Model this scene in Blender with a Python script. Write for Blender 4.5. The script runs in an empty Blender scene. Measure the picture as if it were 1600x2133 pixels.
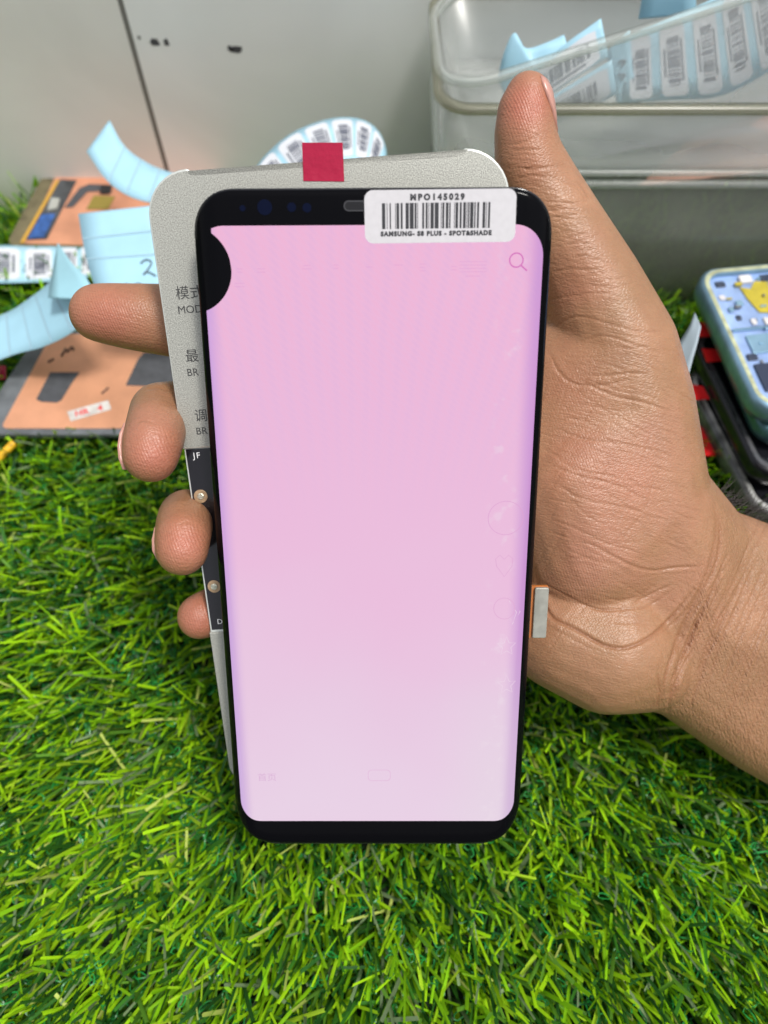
import bpy, bmesh, math, random
import numpy as np
from mathutils import Vector, Matrix
random.seed(7); rng = np.random.default_rng(11)
scene = bpy.context.scene
col = scene.collection
S = 0.01                                   # everything below is thought in centimetres
# ------------------------------------------------------------------ camera
PITCH = math.radians(60); CH = 27.0
cd = bpy.data.cameras.new('camera'); cam = bpy.data.objects.new('camera', cd); col.objects.link(cam)
cam.location = (0, 0, CH*S); cam.rotation_euler = (math.radians(90)-PITCH, 0, 0)
cd.sensor_fit = 'VERTICAL'; cd.sensor_height = 36; cd.sensor_width = 27; cd.lens = 36*1600/2133
cd.clip_start = 0.005; cd.clip_end = 50
cd.dof.use_dof = True; cd.dof.focus_distance = 0.180; cd.dof.aperture_fstop = cd.lens/2.1
scene.camera = cam
# ------------------------------------------------------------------ light
SUN_EL, SUN_AZ = 72, 68                    # degrees; azimuth measured from -Y (behind the camera) towards +X
w = bpy.data.worlds.new('World'); scene.world = w; w.use_nodes = True
nt = w.node_tree; nt.nodes.clear()
sky = nt.nodes.new('ShaderNodeTexSky'); sky.sky_type = 'NISHITA'; sky.sun_disc = False
hs = nt.nodes.new('ShaderNodeHueSaturation'); hs.inputs['Saturation'].default_value = 0.25
bg = nt.nodes.new('ShaderNodeBackground'); bg.inputs[1].default_value = 0.15
wo = nt.nodes.new('ShaderNodeOutputWorld')
nt.links.new(sky.outputs[0], hs.inputs['Color']); nt.links.new(hs.outputs[0], bg.inputs[0]); nt.links.new(bg.outputs[0], wo.inputs[0])
az = math.radians(SUN_AZ); el = math.radians(SUN_EL)
sdir = Vector((math.sin(az)*math.cos(el), -math.cos(az)*math.cos(el), math.sin(el)))   # towards the sun
sky.sun_elevation = el; sky.sun_rotation = math.atan2(sdir.x, sdir.y)
sky.air_density = 1.2; sky.dust_density = 3.0
sd = bpy.data.lights.new('sun', 'SUN'); sd.energy = 2.9; sd.angle = math.radians(9); sd.color = (1, .965, .91)
so = bpy.data.objects.new('sun', sd); col.objects.link(so); so.rotation_euler = sdir.to_track_quat('Z', 'Y').to_euler()
scene.view_settings.view_transform = 'Standard'; scene.view_settings.look = 'None'
scene.view_settings.exposure = 0.15; scene.view_settings.gamma = 1
EXPO = 2**scene.view_settings.exposure
# ------------------------------------------------------------------ coordinates
sp_, cp_ = math.sin(PITCH), math.cos(PITCH)
def c2w(p):                                # camera space (x right, y down, z forward, cm) -> world metres
    x, y, z = p
    return Vector((x*S, (-y*sp_ + z*cp_)*S, (CH - y*cp_ - z*sp_)*S))
def C(px, py, d): return Vector(((px-800)/1600*d, (py-1066.5)/1600*d, d))
def P(px, py, d): return c2w(C(px, py, d))
def G(px, py, z=0.0):                      # on a horizontal plane z cm up
    v = (py-1066.5)/1600; return P(px, py, (CH-z)/(sp_+cp_*v))
def Wl(px, py, Y):                         # on a vertical plane Y cm ahead
    v = (py-1066.5)/1600; return P(px, py, Y/(cp_-sp_*v))
# ------------------------------------------------------------------ helpers
def tag(o, label=None, cat=None, group=None, kind=None):
    if label: o['label'] = label
    if cat: o['category'] = cat
    if group: o['group'] = group
    if kind: o['kind'] = kind
    return o
def empty(name, M=None, loc=None):
    o = bpy.data.objects.new(name, None); col.objects.link(o); o.empty_display_size = .01
    if M is not None: o.matrix_world = M
    if loc is not None: o.location = loc
    return o
def mk(name, vs, fs, m, parent=None, smooth=False, scale=1.0):
    me = bpy.data.meshes.new(name)
    me.from_pydata([tuple(Vector(v)*scale) for v in vs], [], fs); me.validate(); me.update()
    bm = bmesh.new(); bm.from_mesh(me); bmesh.ops.recalc_face_normals(bm, faces=bm.faces); bm.to_mesh(me); bm.free()
    if smooth: me.shade_smooth()
    o = bpy.data.objects.new(name, me); col.objects.link(o)
    if m: me.materials.append(m)
    if parent: o.parent = parent
    return o
class MB:
    def __init__(s): s.v = []; s.f = []
    def add(s, vs, fs):
        n = len(s.v); s.v += [tuple(v) for v in vs]; s.f += [tuple(i+n for i in f) for f in fs]; return s
    def poly(s, pts): return s.add(pts, [tuple(range(len(pts)))])
    def prism(s, pts, z0, z1, bev=0.0):    # xy outline extruded z0..z1, z1 side bevelled
        n = len(pts); c = Vector((sum(p[0] for p in pts)/n, sum(p[1] for p in pts)/n))
        rings = [(z0, 0), (z1-bev, 0)] + ([(z1-bev*.3, bev*.3), (z1, bev)] if bev else [])
        vs = []
        for z, ins in rings:
            for i, p in enumerate(pts):
                if ins:
                    a, b = Vector(pts[i-1][:2]), Vector(pts[(i+1) % n][:2]); t = (b-a).normalized(); nn = Vector((-t.y, t.x))
                    if s._area(pts) < 0: nn = -nn
                    q = Vector(p[:2]) + nn*ins
                else: q = Vector(p[:2])
                vs.append((q.x, q.y, z))
        fs = [tuple(range(n))[::-1]]
        for k in range(len(rings)-1):
            for i in range(n): fs.append((k*n+i, k*n+(i+1) % n, (k+1)*n+(i+1) % n, (k+1)*n+i))
        fs.append(tuple((len(rings)-1)*n+i for i in range(n)))
        return s.add(vs, fs)
    @staticmethod
    def _area(p): return sum(p[i-1][0]*p[i][1]-p[i][0]*p[i-1][1] for i in range(len(p)))
    def box(s, x0, x1, y0, y1, z0, z1): return s.prism([(x0, y0), (x1, y0), (x1, y1), (x0, y1)], z0, z1)
    def build(s, name, m, parent=None, smooth=False, scale=S): return mk(name, s.v, s.f, m, parent, smooth, scale)
def rrect(x0, x1, y0, y1, r, n=8):
    if not isinstance(r, (list, tuple)): r = [r]*4          # bl, br, tr, tl
    out = []
    for (cx, cy, a0, rr) in ((x0+r[0], y0+r[0], 180, r[0]), (x1-r[1], y0+r[1], 270, r[1]), (x1-r[2], y1-r[2], 0, r[2]), (x0+r[3], y1-r[3], 90, r[3])):
        for k in range(n+1):
            a = math.radians(a0+90*k/n); out.append((cx+rr*math.cos(a), cy+rr*math.sin(a)))
    return out
def circ(cx, cy, r, n=28): return [(cx+r*math.cos(2*math.pi*k/n), cy+r*math.sin(2*math.pi*k/n)) for k in range(n)]
def tube(pts, r, n=8):                     # pts Vectors, r number or list
    vs, fs = [], []; m = len(pts)
    for i, p in enumerate(pts):
        t = (pts[min(i+1, m-1)]-pts[max(i-1, 0)]).normalized()
        a = t.orthogonal().normalized() if i == 0 else (a - t*a.dot(t)).normalized()
        b = t.cross(a); rr = r[i] if isinstance(r, (list, tuple)) else r
        for k in range(n):
            q = 2*math.pi*k/n; vs.append(p+(a*math.cos(q)+b*math.sin(q))*rr)
    for i in range(m-1):
        for k in range(n): fs.append((i*n+k, i*n+(k+1) % n, (i+1)*n+(k+1) % n, (i+1)*n+k))
    fs.append(tuple(range(n))); fs.append(tuple((m-1)*n+k for k in range(n)))
    return vs, fs
def lerp(a, b, t): return a+(b-a)*t
def catmull(pts, n):
    pts = [Vector(p) for p in pts]; out = []
    P_ = [pts[0]*2-pts[1]]+pts+[pts[-1]*2-pts[-2]]
    m = len(pts)-1
    for k in range(n+1):
        u = k/n*m; i = min(int(u), m-1); t = u-i; a, b, c, d = P_[i:i+4]
        out.append(.5*((2*b)+(c-a)*t+(2*a-5*b+4*c-d)*t*t+(3*b-a-3*c+d)*t**3))
    return out
# ------------------------------------------------------------------ materials
def N(nt, t, **kw):
    n = nt.nodes.new('ShaderNode'+t)
    for k, v in kw.items(): setattr(n, k, v)
    return n
def mat(name, color, rough=.5, metal=0.0, spec=.5, var=0.0, vscale=200, bump=0.0, bscale=400, detail=4, **extra):
    m = bpy.data.materials.new(name); m.use_nodes = True; nt = m.node_tree; b = nt.nodes['Principled BSDF']
    b.inputs['Base Color'].default_value = (*color, 1); b.inputs['Roughness'].default_value = rough
    b.inputs['Metallic'].default_value = metal; b.inputs['Specular IOR Level'].default_value = spec
    for k, v in extra.items(): b.inputs[k.replace('_', ' ')].default_value = v
    tc = N(nt, 'TexCoord')
    if var:
        no = N(nt, 'TexNoise'); no.inputs['Scale'].default_value = vscale; no.inputs['Detail'].default_value = detail
        nt.links.new(tc.outputs['Object'], no.inputs['Vector'])
        mx = N(nt, 'MapRange'); mx.inputs[1].default_value = .3; mx.inputs[2].default_value = .7
        mx.inputs[3].default_value = 1-var; mx.inputs[4].default_value = 1+var
        nt.links.new(no.outputs[0], mx.inputs[0])
        vm = N(nt, 'VectorMath', operation='SCALE'); vm.inputs[0].default_value = color
        nt.links.new(mx.outputs[0], vm.inputs['Scale']); nt.links.new(vm.outputs[0], b.inputs['Base Color'])
    if bump:
        no = N(nt, 'TexNoise'); no.inputs['Scale'].default_value = bscale; no.inputs['Detail'].default_value = 3
        nt.links.new(tc.outputs['Object'], no.inputs['Vector'])
        bp = N(nt, 'Bump'); bp.inputs['Strength'].default_value = bump; bp.inputs['Distance'].default_value = .0004
        nt.links.new(no.outputs[0], bp.inputs['Height']); nt.links.new(bp.outputs[0], b.inputs['Normal'])
    return m
def srgb(r, g, b):
    f = lambda c: (c/255/12.92) if c/255 <= .04045 else ((c/255+.055)/1.055)**2.4
    return (f(r), f(g), f(b))
M_blackglass = mat('black_glass', (.003, .003, .004), .05, spec=.045)
M_black = mat('black_plastic', (.012, .012, .014), .35)
M_gloss_black = mat('gloss_black', (.008, .007, .010), .12)
M_paper = mat('label_paper', (.51, .495, .515), .55, var=.03, vscale=900)
M_ink = mat('label_ink', (.02, .02, .025), .6, var=.4, vscale=3000)
M_sensor = mat('sensor_glass', (.003, .005, .018), .1, spec=.06)
M_slot = mat('earpiece_mesh', (.012, .012, .014), .4, spec=.2)
M_slotrim = mat('earpiece_rim', (.05, .05, .055), .3, spec=.2)
M_metaledge = mat('plate_steel', (.32, .315, .275), .35, .3, var=.15, vscale=400)
M_flex = mat('flex_orange', (.45, .14, .03), .3, var=.1)
M_print = mat('grey_print', (.035, .035, .035), .5)
M_white = mat('white_print', (.8, .8, .82), .5)
M_gold = mat('rivet_gold', (.40, .27, .16), .4, .3, var=.2, vscale=800)
M_silver = mat('rivet_silver', (.6, .6, .5), .3, .8, bump=.8, bscale=1800)
M_red = mat('red_tape', (.38, .003, .04), .25, spec=.45, bump=.9, bscale=330, Coat_Weight=.12, Coat_Roughness=.1)
M_blue = mat('release_paper', (.33, .56, .68), .5, var=.06, vscale=60)
M_teal = mat('release_paper_back', (.29, .52, .60), .5, var=.06, vscale=60)
M_fold = mat('paper_crease', (.30, .46, .55), .6)
M_lab2 = mat('small_label', (.58, .60, .64), .5)
M_bars2 = mat('small_label_ink', (.10, .11, .15), .6, var=.3, vscale=900)
M_copper = mat('copper_foil', (.74, .36, .21), .36, .45, var=.16, vscale=55, detail=8, bump=.3, bscale=150)
M_copper2 = mat('copper_foil_dull', (.66, .31, .19), .36, .4, var=.2, detail=8, vscale=60, bump=.2, bscale=150)
M_foam = mat('grey_foam', (.055, .058, .065), .8, var=.2, vscale=300)
M_border = mat('grey_border', (.12, .13, .14), .4, var=.3, vscale=120)
M_wall1 = None

def mat_tester():
    m = bpy.data.materials.new('sandblasted_silver'); m.use_nodes = True; nt = m.node_tree; b = nt.nodes['Principled BSDF']
    tc = N(nt, 'TexCoord')
    no = N(nt, 'TexNoise'); no.inputs['Scale'].default_value = 4300; no.inputs['Detail'].default_value = 2
    n2 = N(nt, 'TexVoronoi'); n2.inputs['Scale'].default_value = 2600
    for q in (no, n2): nt.links.new(tc.outputs['Object'], q.inputs['Vector'])
    r = N(nt, 'ValToRGB'); r.color_ramp.elements[0].position = .36; r.color_ramp.elements[1].position = .66
    r.color_ramp.elements[0].color = (.25, .25, .225, 1); r.color_ramp.elements[1].color = (.50, .50, .45, 1)
    nt.links.new(no.outputs[0], r.inputs[0]); nt.links.new(r.outputs[0], b.inputs['Base Color'])
    b.inputs['Metallic'].default_value = .35; b.inputs['Roughness'].default_value = .42
    bp = N(nt, 'Bump'); bp.inputs['Strength'].default_value = .35; bp.inputs['Distance'].default_value = .0002
    nt.links.new(no.outputs[0], bp.inputs['Height']); nt.links.new(bp.outputs[0], b.inputs['Normal'])
    return m
M_tester = mat_tester()
M_tester_edge = mat('silver_trim_and_edge_light', (.62, .64, .60), .3, .4)  # pale silver trim; on the case bevels it paints in their highlight
# ------------------------------------------------------------------ setting: ground, wall
WY = 33.5
M_soil = mat('turf_backing', (.008, .02, .005), .9)
g = mk('ground', [(-3, -3, 0), (3, -3, 0), (3, 3, 0), (-3, 3, 0)], [(0, 1, 2, 3)], M_soil); tag(g, kind='structure')

def mat_wall(name, c1, c2):
    m = bpy.data.materials.new(name); m.use_nodes = True; nt = m.node_tree; b = nt.nodes['Principled BSDF']
    tc = N(nt, 'TexCoord'); no = N(nt, 'TexNoise'); no.inputs['Scale'].default_value = 9; no.inputs['Detail'].default_value = 5; no.inputs['Distortion'].default_value = 1.2
    nt.links.new(tc.outputs['Object'], no.inputs['Vector'])
    r = N(nt, 'ValToRGB'); r.color_ramp.elements[0].position = .3; r.color_ramp.elements[1].position = .72
    r.color_ramp.elements[0].color = (*c1, 1); r.color_ramp.elements[1].color = (*c2, 1)
    nt.links.new(no.outputs[0], r.inputs[0]); nt.links.new(r.outputs[0], b.inputs['Base Color'])
    b.inputs['Roughness'].default_value = .38
    rr = N(nt, 'MapRange'); rr.inputs[3].default_value = .3; rr.inputs[4].default_value = .5
    nt.links.new(no.outputs[0], rr.inputs[0]); nt.links.new(rr.outputs[0], b.inputs['Roughness'])
    return m
wall = empty('wall', loc=(0, WY*S, 0)); tag(wall, 'pale grey laminate wall with a thin joint line and dark specks', 'wall')
SX = -10.7
MB().box(-60, SX-.12, 0, 1.2, 0, 17).build('panel', mat_wall('laminate_warm', (.64, .62, .585), (.76, .74, .70)), wall)
MB().box(SX+.12, 60, 0, 1.2, 0, 17).build('panel', mat_wall('laminate_cool', (.69, .69, .675), (.80, .80, .785)), wall)
MB().box(SX-.12, SX+.12, .06, 1.1, 0, 17).build('joint', mat('joint_grey', (.17, .165, .15), .6), wall)
for (px, py, w_, h_) in ((322, 88, 11, 7), (347, 89, 6, 6), (492, 103, 15, 6), (480, 101, 6, 5), (290, 78, 4, 3)):
    c = Wl(px, py, WY)/S; k = 35/1600; pts = []
    for i in range(14):
        a = 2*math.pi*i/14; j = random.uniform(.65, 1.15)
        pts.append((c.x+w_*k*j*math.cos(a), c.z+h_*k*1.3*j*math.sin(a)))
    o = mk('speck', [(x, -.008, z) for x, z in pts]+[(x, -.003, z) for x, z in pts], [tuple(range(14)), tuple(range(27, 13, -1))]+[(i, (i+1) % 14, 14+(i+1) % 14, 14+i) for i in range(14)],
           mat('speck_dark', (.05, .05, .055) if w_ > 5 else (.22, .22, .21), .7), wall, scale=S)

# ------------------------------------------------------------------ turf
def grass():
    X0, X1, Y0, Y1 = -29, 29, -9, WY-.1
    cols_b = np.array([[.34, .60, .011], [.24, .51, .011], [.41, .62, .03], [.04, .155, .018], [.024, .10, .018], [.11, .26, .027], [.20, .28, .14], [.45, .52, .12]])
    probs = np.array([.25, .21, .07, .14, .12, .11, .07, .03])
    n = 68000
    nt_ = n//6; gx = int(round(math.sqrt(nt_*(X1-X0)/(Y1-Y0)))); gy = nt_//gx; tx, ty = np.meshgrid((np.arange(gx)+.5)/gx*(X1-X0)+X0, (np.arange(gy)+.5)/gy*(Y1-Y0)+Y0); tx = tx.ravel()+rng.normal(0, .16, tx.size); ty = ty.ravel()+rng.normal(0, .16, ty.size)
    idx = rng.integers(0, tx.size, n)
    x = tx[idx]+rng.normal(0, .13, n); y = ty[idx]+rng.normal(0, .13, n); y = np.minimum(y, Y1-.05)
    # combed mostly towards the viewer and to the left, with a slow swirl
    base = -math.pi/2 - .08 - .012*(12-x)*(x < 12)*.6 + .3*np.sin(x*.16+1)*np.cos(y*.13) + .12*np.sin(x*.6+y*.5)
    ang = base + rng.normal(0, .55, n); wild = rng.random(n) < .13; ang[wild] = rng.uniform(0, 2*math.pi, wild.sum())
    L = rng.uniform(1.4, 3.1, n); th0 = rng.uniform(.2, 1.0, n); bend = rng.uniform(-.05, .5, n)
    wd = rng.uniform(.07, .140, n)*.5
    K = 4; segs = K+1; fold = rng.uniform(.15, .8, n)[:, None]*rng.choice([-1, 1], n)[:, None]
    V = np.zeros((n, segs, 3, 3)); p = np.stack([x, y, np.zeros(n)], 1); dxy = np.stack([np.cos(ang), np.sin(ang)], 1)
    yaw = ang+math.pi/2+rng.normal(0, .45, n); side = np.stack([np.cos(yaw), np.sin(yaw), rng.normal(0, .25, n)], 1)
    side /= np.linalg.norm(side, axis=1)[:, None]
    for k in range(segs):
        t = k/K; ww = (wd*(1-.18*t))[:, None]
        dn = np.cross(side, np.concatenate([dxy*np.sin(th0)[:, None], np.cos(th0)[:, None]], 1)); V[:, k, 0] = p-side*ww; V[:, k, 2] = p+side*ww; V[:, k, 1] = p+dn*ww*fold
        th = th0+bend*t*1.1
        st = (L/K)[:, None]
        p = p+np.concatenate([dxy*np.sin(th)[:, None], np.maximum(np.cos(th), -.1)[:, None]], 1)*st
    V[..., 1] = np.minimum(V[..., 1], Y1)
    for qd, zc in (((G(-62, 905, 2), G(620, 905, 2), G(600, 688, 2), G(82, 690, 2)), 1.72), ((G(10, 512, 2.2), G(420, 520, 2.2), G(470, 352, 2.2), G(92, 360, 2.2)), 1.9)):
        ins = np.ones(V.shape[:-1], bool)
        for i in range(4):
            a, b = qd[i]/S, qd[(i+1) % 4]/S; ins &= ((b.x-a.x)*(V[..., 1]-a.y)-(b.y-a.y)*(V[..., 0]-a.x)) > -.35
        V[..., 2] = np.where(ins, np.minimum(V[..., 2], zc-.1*rng.random(V.shape[:-1])), V[..., 2])
    ci = rng.choice(len(cols_b), n, p=probs); cc = cols_b[ci]*rng.uniform(.65, 1.4, n)[:, None]
    base_i = (np.arange(n)*segs*3)[:, None, None]; k = np.arange(K)[None, :, None]*3
    F = np.concatenate([base_i+k+np.array([0, 1, 4, 3])[None, None, :], base_i+k+np.array([1, 2, 5, 4])[None, None, :]])
    V1 = V.reshape(-1, 3); F1 = F.reshape(-1, 4); C1 = np.repeat(cc, segs*3, 0)
    # curly thatch strands low between the blades
    m = 20000; K2 = 9
    cx = rng.uniform(X0, X1, m); cy = rng.uniform(Y0, Y1-.3, m); z0 = rng.uniform(.3, 1.5, m)
    a0 = rng.uniform(0, 6.28, m); da = rng.uniform(.5, 1.1, m)*rng.choice([-1, 1], m); st = rng.uniform(.05, .11, m)
    q = np.stack([cx, cy, z0], 1); V2 = np.zeros((m, K2+1, 2, 3)); el_ = rng.uniform(-.5, .9, m)
    for k_ in range(K2+1):
        a = a0+da*k_+.6*np.sin(k_*1.3+a0); d = np.stack([np.cos(a), np.sin(a), np.sin(k_*1.1+a0*2)*.6+el_*.3], 1)
        s2 = np.stack([-np.sin(a), np.cos(a), np.full(m, .3)], 1)*.022
        V2[:, k_, 0] = q-s2; V2[:, k_, 1] = q+s2; q = q+d*st[:, None]*1.3
    V2[..., 1] = np.minimum(V2[..., 1], Y1)
    c2 = np.array([.015, .20, .035])*rng.uniform(.5, 1.6, m)[:, None]
    F2 = (np.arange(m)*(K2+1)*2)[:, None, None]+(np.arange(K2)*2)[None, :, None]+np.array([0, 1, 3, 2])[None, None, :]
    VV = np.concatenate([V1, V2.reshape(-1, 3)])*S; FF = np.concatenate([F1, F2.reshape(-1, 4)+len(V1)])
    CC = np.concatenate([C1, np.repeat(c2, (K2+1)*2, 0)]); CC = np.concatenate([CC, np.ones((len(CC), 1))], 1)
    me = bpy.data.meshes.new('artificial_grass'); me.vertices.add(len(VV)); me.vertices.foreach_set('co', VV.ravel().astype(np.float32))
    me.loops.add(len(FF)*4); me.loops.foreach_set('vertex_index', FF.ravel().astype(np.int32))
    me.polygons.add(len(FF)); me.polygons.foreach_set('loop_start', (np.arange(len(FF))*4).astype(np.int32))
    at = me.color_attributes.new('tint', 'FLOAT_COLOR', 'POINT'); at.data.foreach_set('color', CC.ravel().astype(np.float32))
    me.update(calc_edges=True)
    mt = bpy.data.materials.new('turf_fibre'); mt.use_nodes = True; nt = mt.node_tree; b = nt.nodes['Principled BSDF']
    a = N(nt, 'Attribute', attribute_name='tint'); nt.links.new(a.outputs['Color'], b.inputs['Base Color'])
    b.inputs['Roughness'].default_value = .33; b.inputs['Specular IOR Level'].default_value = .45
    tl = N(nt, 'BsdfTranslucent'); nt.links.new(a.outputs['Color'], tl.inputs['Color']); mx = N(nt, 'MixShader'); mx.inputs[0].default_value = .33
    nt.links.new(b.outputs[0], mx.inputs[1]); nt.links.new(tl.outputs[0], mx.inputs[2]); nt.links.new(mx.outputs[0], nt.nodes['Material Output'].inputs[0])
    me.materials.append(mt)
    o = bpy.data.objects.new('artificial_grass', me); col.objects.link(o)
    tag(o, 'bright green artificial turf with flat plastic blades and curly thatch', 'grass', kind='stuff')
grass()

# ------------------------------------------------------------------ phone display panel
def frame_from(P0, u, v):                  # camera-space cm: centre, right, down -> world matrix (metres)
    ex = (c2w(P0+u)-c2w(P0)).normalized(); ey = -(c2w(P0+v)-c2w(P0)).normalized(); ez = ex.cross(ey).normalized(); ey = ez.cross(ex)
    M = Matrix((ex, ey, ez)).transposed().to_4x4(); M.translation = c2w(P0); return M
c0 = Vector((-3.9425, -6.4859, 15.3854)); c1 = Vector((3.3173, -6.5052, 15.3403)); c2_ = Vector((3.5446, 8.5557, 19.9696)); c3 = Vector((-3.7152, 8.5751, 20.0147))
Mph = frame_from((c0+c1+c2_+c3)/4+Vector((0, -.03, 0)), (c1-c0).normalized(), (c3-c0).normalized())
Mi = Mph.inverted(); camw = Vector((0, 0, CH*S))
def ph(px, py, z=.28):                     # photograph pixel -> phone-local cm on the plane z
    a = Mi @ camw; b = Mi @ P(px, py, 20); t = (z*S-a.z)/(b.z-a.z); q = a+(b-a)*t; return (q.x/S, q.y/S)
HW, HH, ZT = 3.64, 7.80, .31
ER, EX0 = .66, 3.64-.58
def ztop(x):
    d = max(0, abs(x)-EX0); return ZT-(ER-math.sqrt(max(ER*ER-d*d, 0)))
def hy(x):
    r = .88; d = max(0, abs(x)-(HW-r)); return HH-(r-math.sqrt(max(r*r-d*d, 0)))
def hyb(x):
    r = 1.12; d = max(0, abs(x)-(HW-r)); return HH-.02-(r-math.sqrt(max(r*r-d*d, 0)))
def panel_mesh():
    xs = sorted(set([round(v, 4) for v in list(np.linspace(-EX0, EX0, 20))+[s*(EX0+.58*math.sin(t)) for t in np.linspace(0, math.pi/2, 16) for s in (-1, 1)]+[s*(HW-.88*(1-math.sin(t))) for t in np.linspace(0, math.pi/2, 14) for s in (-1, 1)]]))
    es = [0, .01, .03, .06, .1, .15]
    vs, fs = [], []; ncol = len(xs)
    rows = []
    for x in xs:
        H = hy(x); Hb = hyb(x); ys = [-Hb+e for e in es]+list(np.linspace(-Hb+.4, H-.4, 12))+[H-e for e in es[::-1]]; rows.append(ys)
    nr = len(rows[0])
    for lay in (0, 1):
        for x, ys in zip(xs, rows):
            for y in ys:
                H = hy(x) if y > 0 else hyb(x)
                e = min(H-abs(y), .15); dr = .10*(1-math.sqrt(max(0, 1-(1-e/.15)**2)))
                vs.append((x, y, ztop(x)-(dr if lay == 0 else .14)))
    off = ncol*nr
    for i in range(ncol-1):
        for j in range(nr-1):
            a = i*nr+j; fs.append((a, a+nr, a+nr+1, a+1)); b = a+off; fs.append((b, b+1, b+nr+1, b+nr))
    for i in range(ncol-1):
        for j in (0, nr-1):
            a = i*nr+j; fs.append((a, a+nr, a+nr+off, a+off))
    for i in (0, ncol-1):
        for j in range(nr-1):
            a = i*nr+j; fs.append((a, a+1, a+1+off, a+off))
    return vs, fs
phone = empty('phone_display', Mph)
tag(phone, 'glass phone display lit pink, black blot at upper left, barcode sticker on top', 'phone display')
v_, f_ = panel_mesh(); mk('cover_glass', v_, f_, M_blackglass, phone, True, S)
# gloss tube added round the glass outline to catch edge highlights
path = [(x, hy(x)) for x in [HW*math.sin(t) for t in np.linspace(-math.pi/2, math.pi/2, 60)]]; path = path+[(x, -hyb(x)) for x, y in path[::-1]]
lp = []
for x, y in path:
    n_ = Vector((x/HW**1, y/HH*1.0, 0)); lp.append(Vector((x*.998, y*.9985, ztop(x)-.085)))
v_, f_ = tube(lp, .030, 8); mk('highlight_rim', v_, f_, mat('highlight_gloss', (.006, .006, .009), .12, spec=.6), phone, True, S)
# lit area
sx0 = ph(474, 1100, .16)[0]; sx1 = ph(1108, 1000, .2)[0]; sy1 = ph(800, 469)[1]; sy0 = ph(800, 1708)[1]
print('screen', sx0, sx1, sy0, sy1)
sx0, sx1 = -3.45, 3.45
def sy_hi(x):
    r = .62; d = max(0, x-(sx1-r)); return sy1-(r-math.sqrt(max(r*r-d*d, 0)))
def sy_lo(x):
    r = .52; d = max(0, x-(sx1-r), (sx0+r)-x); return sy0+(r-math.sqrt(max(r*r-d*d, 0)))
bx, by = ph(396, 562); br_ = ph(483, 562)[0]-bx
bl0, bl1 = ph(440, 473)[0], bx+br_
def screen_mesh():
    vs, fs = [], []
    def strip(xs, lo, hi, n=30):
        b = len(vs)
        for x in xs:
            for j in range(n+1): vs.append((x, lerp(lo(x), hi(x), j/n), ztop(x)+.006))
        for i in range(len(xs)-1):
            for j in range(n): a = b+i*(n+1)+j; fs.append((a, a+n+1, a+n+2, a+1))
    bc = lambda x: math.sqrt(max(0, br_**2-(x-bx)**2))
    low_top = lambda x: by-bc(x)
    xl = [sx0+.9*(1-math.cos(t)) for t in np.linspace(0, math.pi/2, 24)]
    xl = [x for x in xl if x < bl1-.003]+list(bl1-np.geomspace(.2, .0005, 10)); xl = sorted(set(xl))
    strip(xl+[bl1], sy_lo, lambda x: low_top(x) if x < bl1 else by)
    xt = sorted(list(bl0+(bl1-bl0)*(np.linspace(0, 1, 18)**1.0)))
    strip(xt, lambda x: min(by+bc(x), sy1-.002), lambda x: sy1-max(0, (bl0+.25-x))**2*.8, 8)
    xr = [bl1]+[x for x in np.linspace(bl1+.1, sx1-.75, 24)]+[sx1-.7*(1-math.sin(t)) for t in np.linspace(0, math.pi/2, 22)]
    strip(xr, sy_lo, sy_hi)
    return vs, fs
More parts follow.
